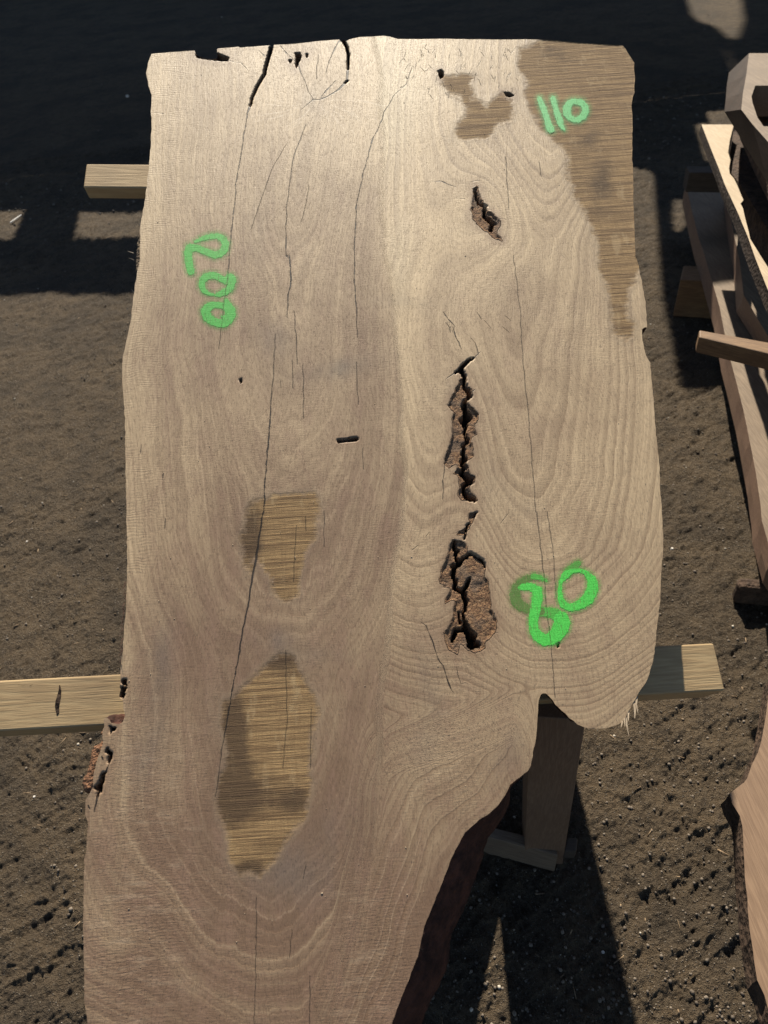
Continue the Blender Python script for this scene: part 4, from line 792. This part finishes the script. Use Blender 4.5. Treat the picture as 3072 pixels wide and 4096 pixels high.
# visible post, stretcher and foot
pr, pl = on_h(2249, 3464), None
def post(fr_bot, fl_bot, fr_top, fl_top, depth, mat, name='post', label=None):
    bk = np.array([0.012, depth, 0])
    return hexa(name, [fl_top, fr_top, fr_top + bk, fl_top + bk], [fl_bot, fr_bot, fr_bot + bk, fl_bot + bk], mat, rack, fr_top - fl_top, 0.002, np.array([0, 0, 1.0]), label)
frb = on_h(2249, 3464); frt = on_slab(2344, 2880, -0.105)
wv = np.array([-0.088, 0.018, 0])
post(frb, frb + wv, frt, frt + wv, 0.085, M_POST, label='brown front post seen in the notch of the slab')
SLh = lambda x, y: (P0[2] - 0.105 - ((x - P0[0]) * NS[0] + (y - P0[1]) * NS[1]) / NS[2])
for (x, y) in ((-0.33, 0.62), (-0.33, 1.62), (0.40, 1.62)):
    b = np.array([x, y, 0.0]); t = np.array([x, y, SLh(x, y) - 0.02]); post(b + [0.045, 0, 0], b - [0.045, 0, 0], t + [0.045, 0, 0], t - [0.045, 0, 0], 0.09, M_POST)
def shadow_board(pts, yc, th, label=None):  # unseen boards added under the slab to shape the shadow on the dirt
    hexa('added_board', [np.array([x, yc, z]) for x, z in pts], [np.array([x, yc + th, z]) for x, z in pts], M_GREY, rack, np.array([1.0, 0, 0]), 0.002, np.array([0, -1.0, 0]), label)
yc = 1.06; kz = math.tan(SUN_EL) / math.cos(SUN_AZ); kx = math.tan(SUN_AZ)
def up_board(px, py):
    g_ = on_h(px, py); dy = yc - g_[1]; return (g_[0] + dy * kx, dy * kz)
a1, a2, a3, a4, a5, a6 = up_board(2250, 3450), up_board(2350, 4096), up_board(2045, 4096), up_board(2008, 3715), up_board(1925, 4096), up_board(2230, 3380)
shadow_board([(-0.36, 0.012), (a6[0], 0.012), (a1[0], a4[1] - 0.05), (a1[0], a4[1] - 0.002), (-0.36, a4[1] - 0.002)], yc, 0.03)
up = lambda a, b, z: (a[0] + (b[0] - a[0]) * (z - a[1]) / (b[1] - a[1]), z)
shadow_board([up(a4, a3, a4[1]), up(a1, a2, a4[1]), up(a1, a2, 0.93), up(a4, a3, 0.93)], yc, 0.03)
shadow_board([(-0.36, a4[1]), (a4[0] - 0.004, a4[1]), up(a4, a5, 0.93), (-0.36, 0.93)], yc, 0.03)
ht = 0.115
st4 = [on_h(1820, 3272, ht), on_h(2217, 3369, ht), on_h(2233, 3422, ht), on_h(1810, 3312, ht)]
hexa('stretcher', st4, [p - [0, 0, 0.105] for p in st4], wood_mat('stretcher_wood', (0.20, 0.15, 0.105), (0.10, 0.07, 0.05), axis=0), rack, st4[1] - st4[0], 0.003)
ft = [on_h(2268, 3350, .11), on_h(2312, 3350, .11), on_h(2306, 3405, .11), on_h(2255, 3405, .11)]
hexa('foot', ft, [p - [0, 0, 0.045] for p in ft], M_GREY, rack, ft[1] - ft[0], 0.004)

# ================================================================== TIMBER STACK on the right
M_OLD = wood_mat('old_slab_wood', (0.20, 0.145, 0.095), (0.105, 0.072, 0.045), axis=0)
M_WARM = wood_mat('warm_slab_wood', (0.33, 0.24, 0.155), (0.22, 0.145, 0.09), axis=0)
M_PALE = wood_mat('pale_plank_wood', (0.46, 0.37, 0.25), (0.33, 0.245, 0.155), axis=0)
M_BKB = bark_mat('black_bark', (0.045, 0.03, 0.022), (0.018, 0.012, 0.009))
M_CORN = wood_mat('pinkish_slab_wood', (0.205, 0.132, 0.080), (0.125, 0.076, 0.045), axis=0)
M_DARKB = bark_mat('dark_bark', (0.10, 0.065, 0.045), (0.035, 0.024, 0.018))
M_REDW = wood_mat('reddish_sawn_wood', (0.21, 0.135, 0.09), (0.12, 0.07, 0.05), axis=0)
M_STK = wood_mat('brown_sticker_wood', (0.23, 0.14, 0.07), (0.10, 0.055, 0.03), axis=0)
def rough_line(pts, amp, step, seed):
    r = random.Random(seed); out = []
    for i in range(len(pts) - 1):
        a, b = np.array(pts[i], float), np.array(pts[i + 1], float); L = np.linalg.norm(b - a); k = max(1, int(L / step))
        for j in range(k): out.append(tuple(a + (b - a) * j / k + (np.array([r.uniform(-amp, amp), r.uniform(-amp, amp)]) if i + j else 0)))
    out.append(tuple(pts[-1])); return out
def flat_slab(name, px, h, th, mtop, mside, label, cat='wood slab', out=0.0, ax=(0, 1, 0), group=None, amp=1.2, botpx=None):
    root = empty(name, tuple(on_h(*px[0], h) - [0, 0, th]), label, cat, group)
    top = np.array([on_h(x, y, h) for x, y in px])
    if botpx: bot = np.array([on_h(x, y, h - th) for x, y in botpx])
    else:
        c = top.mean(0); d = top - c; d[:, 2] = 0; d /= (np.linalg.norm(d, axis=1)[:, None] + 1e-9); bot = top + d * out; bot[:, 2] = h - th
    n = len(top)
    M = frame_from(top.mean(0), np.array(ax, float), np.array([0, 0, 1.0])); Mi = M.inverted()
    def put(nm, V, f, m):
        V = [tuple(Mi @ Vector(p)) for p in V]; o = mesh(nm, V, f, m); o.matrix_world = M; o.parent = root; o.matrix_parent_inverse = root.matrix_basis.inverted(); return o
    put('top_face', top, [tuple(range(n))], mtop)
    put('bottom_face', bot, [tuple(range(n))[::-1]], mtop)
    mid = (top + bot) / 2; r = random.Random(len(px)); mid = mid + np.array([[r.uniform(-.004, .004), r.uniform(-.004, .004), 0] for _ in range(n)])
    V = np.concatenate([top, mid, bot]); f = []
    for k in range(2):
        for i in range(n): j = (i + 1) % n; f.append((k * n + i, (k + 1) * n + i, (k + 1) * n + j, k * n + j))
    put('edge', V, f, mside); return root
# bottom right slab
flat_slab('stacked_slab', rough_line([(3062,2872),(3045,2960),(3030,3010),(2988,3110),(2976,3130),(2918,3175),(2930,3215),(2962,3265),(2970,3300),(2973,3400),(2985,3550),(2995,3680),(3010,3800),(3030,3920),(3060,3980),(3130,4300),(3800,4300),(3800,2700),(3085,2700)], 2.2, 40, 5), 0.42, 0.055, M_CORN, M_DARKB, 'pinkish slab with dark bark edge lying at the lower right corner', out=0.004)
# long low slab
flat_slab('stacked_slab', rough_line([(2744,738),(2795,950),(2880,1230),(2912,1400),(2975,1640),(3012,1830),(3034,1960),(3048,2080),(3090,2240),(3300,2500),(3900,2500),(3300,900),(2930,738)], 1.5, 60, 8), 0.30, 0.10, M_OLD, M_REDW, 'long grey slab at the bottom of the right-hand stack, lying over blocks', out=0.0)
# bearers
def stick(name, corners, h, th, mat, label, group=None, bev=0.004):
    top = [on_h(x, y, h) for x, y in corners]; o = hexa(name, top, [p - [0, 0, th] for p in top], mat, None, top[1] - top[0], bev); tag(o, label, 'timber', group); return o
stick('bearer', [(2735,1062),(3300,1085),(3300,1150),(2722,1118)], 0.197, 0.19, M_STK, 'thick square block bearing the low slab near the top of the stack')
stick('bearer', [(2950,2306),(3500,2345),(3500,2402),(2958,2346)], 0.09, 0.085, M_DARKB, 'bark-covered bearer stick on the dirt under the low slab', bev=0.012)
stick('bearer', [(2745,664),(3100,668),(3100,692),(2758,690)], 0.56, 0.09, M_GREY, 'dark short bearer between the low slab and lit plank')
stick('bearer', [(2797,1319),(3500,1445),(3500,1515),(2797,1348)], 0.745, 0.05, M_STK, 'sunlit brown stick poking out leftwards over the low slab')
# block with a slanted end lying on the low slab
flat_slab('stacked_slab', [(2908,780),(2925,890),(2958,1040),(2975,1180),(3072,1345),(3400,1900),(3700,1900),(3100,760)], 0.43, 0.12, M_OLD, M_REDW, 'thick slab with slanted corner lying second from the ground in the stack', out=0.0,
          botpx=[(2895,820),(2908,940),(2935,1100),(2945,1250),(3072,1450),(3400,2020),(3700,2020),(3090,800)])
# lit plank
flat_slab('stacked_slab', rough_line([(2806,498),(2850,610),(2900,738),(2950,850),(2992,950),(3020,1030),(3072,1160),(3350,1660),(3420,1620),(3110,1130),(3040,1020),(3000,955),(2996,930),(2984,888),(2972,832),(2962,815),(2974,800),(2966,785),(2950,745),(2936,715),(2918,693),(2916,672),(2922,640),(2912,610),(2920,560),(2935,498)], 0.8, 60, 3), 0.80, 0.045, M_PALE, M_BKB, 'narrow sunlit plank with straight grain slanting through the stack', out=0.010)
flat_slab('stacked_slab', rough_line([(2936,500),(2922,620),(2925,690),(2960,740),(3000,800),(3300,1300),(3500,900),(3200,500)], 1.5, 50, 9), 0.74, 0.09, M_DARKB, M_DARKB, 'dark bark-covered offcut under the notched block', out=0.0)
# top block with a square notch cut through it
def notched_block():
    root = empty('notched_block', tuple(on_h(2965, 440, 0.9)), 'thick grey block with a square hole cut through it on top of the stack', 'wood block')
    h, th = 1.06, 0.10
    outer = [(2996,213),(2985,300),(2972,370),(2965,438),(3010,497),(3072,567),(3400,960),(3400,213)]
    outb = [(2916,290),(2908,335),(2903,395),(2898,447),(2985,590),(3072,735),(3400,1150),(3360,290)]
    hole = [(3021,342),(3006,385),(3010,410),(3030,470),(3054,505),(3300,512),(3300,342)]
    n, m = len(outer), len(hole)
    to = [on_h(x, y, h) for x, y in outer]; bo = [on_h(x, y, h - th) for x, y in outb]; hi = [on_h(x, y, h) for x, y in hole]; hb = [p - [0, 0, th] for p in hi]
    M = frame_from(np.mean(to, 0), np.array([0, 1.0, 0]), np.array([0, 0, 1.0])); Mi = M.inverted()
    def put(nm, V, f, mt):
        o = mesh(nm, [tuple(Mi @ Vector(p)) for p in V], f, mt); o.matrix_world = M; o.parent = root; o.matrix_parent_inverse = root.matrix_basis.inverted(); return o
    # top: bridge outer outline to the hole
    V = to + hi; f = [(0, 1, n + 1, n + 0), (1, 2, n + 2, n + 1), (2, 3, n + 3, n + 2), (3, 4, n + 4, n + 3), (4, 5, 6, n + 5, n + 4), (6, 7, n + 6, n + 5), (7, 0, n + 0, n + 6)]
    put('top_face', V, f, M_OLD)
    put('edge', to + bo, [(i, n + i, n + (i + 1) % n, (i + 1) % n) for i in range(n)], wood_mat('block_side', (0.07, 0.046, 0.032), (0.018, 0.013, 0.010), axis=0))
    put('hole_wall', hi + hb, [(i, (i + 1) % m, m + (i + 1) % m, m + i) for i in range(m)], M_OLD)
    put('bottom_face', bo + hb, [tuple(n + 0 * 0 + x for x in y) if False else y for y in [(0, 1, n + 1, n + 0), (1, 2, n + 2, n + 1), (2, 3, n + 3, n + 2), (3, 4, n + 4, n + 3), (4, 5, 6, n + 5, n + 4), (6, 7, n + 6, n + 5), (7, 0, n + 0, n + 6)]], M_OLD)
notched_block()
flat_slab('stacked_slab', [(3030,300),(2990,420),(3060,560),(3250,900),(3600,1250),(3700,300)], 0.93, 0.12, M_OLD, M_DARKB, 'shaded slab seen through the square hole of the top block', out=0.0)
# offcuts and small finds on the ground
b0, b1 = on_h(42, 893), on_h(86, 862)
def rod(name, a, b, r, segs, label, cat, mat):
    a = np.array(a); b = np.array(b); d = b - a; L = np.linalg.norm(d); M = frame_from(a, d, np.array([0, 0, 1.0]))
    V = []; f = []; st = [0, 0.02, 0.3, 0.31, 0.98, 1.0]; rr = [0.8, 1, 1, 0.97, 0.95, 0.8]
    for s, k in zip(st, rr):
        for i in range(segs): t = 2 * math.pi * i / segs; V.append((s * L, math.cos(t) * r * k, r + math.sin(t) * r * k))
    for j in range(len(st) - 1):
        for i in range(segs): f.append((j * segs + i, j * segs + (i + 1) % segs, (j + 1) * segs + (i + 1) % segs, (j + 1) * segs + i))
    f += [tuple(range(segs))[::-1], tuple(range((len(st) - 1) * segs, len(st) * segs))]
    o = mesh(name, V, f, mat, smooth=True); o.matrix_world = M; tag(o, label, cat); return o
g = G('paper_white'); o_ = g.tc.outputs['Object']; g.done(g.mix(g.noise(o_, 60, 3), (0.62, 0.60, 0.56), (0.74, 0.72, 0.68)), 0.7)
zg = 0.012
rod('cigarette', on_h(42, 893, zg), on_h(86, 862, zg), 0.0042, 10, 'white cigarette end lying on the dirt at the left border', 'cigarette', g.m)
g2 = G('pale_chip'); g2.done(g2.mix(g2.noise(g2.tc.outputs['Object'], 80, 3), (0.42, 0.38, 0.32), (0.58, 0.54, 0.48)), 0.7)
def chip(px, py, s, label, mat=g2.m):
    p = on_h(px, py); z = ground_h(np.array([p[0]]), np.array([p[1]]))[0]; n = 5; r = random.Random(px)
    q = [(p[0] + s * r.uniform(.6, 1) * math.cos(6.28 * i / n), p[1] + s * r.uniform(.6, 1) * math.sin(6.28 * i / n)) for i in range(n)]
    V = [(a, b, z - 0.002) for a, b in q] + [(p[0] + (a - p[0]) * .7, p[1] + (b - p[1]) * .7, z + s * .55) for a, b in q]
    f = [tuple(range(n))[::-1], tuple(range(n, 2 * n))] + [(i, (i + 1) % n, n + (i + 1) % n, n + i) for i in range(n)]
    o = mesh('stone', [np.array(v) - [p[0], p[1], z] for v in V], f, mat); o.location = (p[0], p[1], z); tag(o, label, 'stone')
chip(512, 392, 0.030, 'pale triangular stone in the shade by the upper left slab edge')
chip(113, 2172, 0.007, 'white pebble on sunny dirt left of the slab middle')
chip(143, 3192, 0.006, 'white pebble on sunny dirt at the lower left')
chip(2688, 2196, 0.007, 'white pebble on dirt right of the widest part of slab')
chip(2412, 3810, 0.006, 'white pebble beside the slab shadow at the lower right')
chip(300, 2490, 0.009, 'square brown clod casting a shadow above the lower beam', M_DIRT)
chip(2790, 1812, 0.012, 'round tan stone on dirt near the stack shadow', M_DIRT)
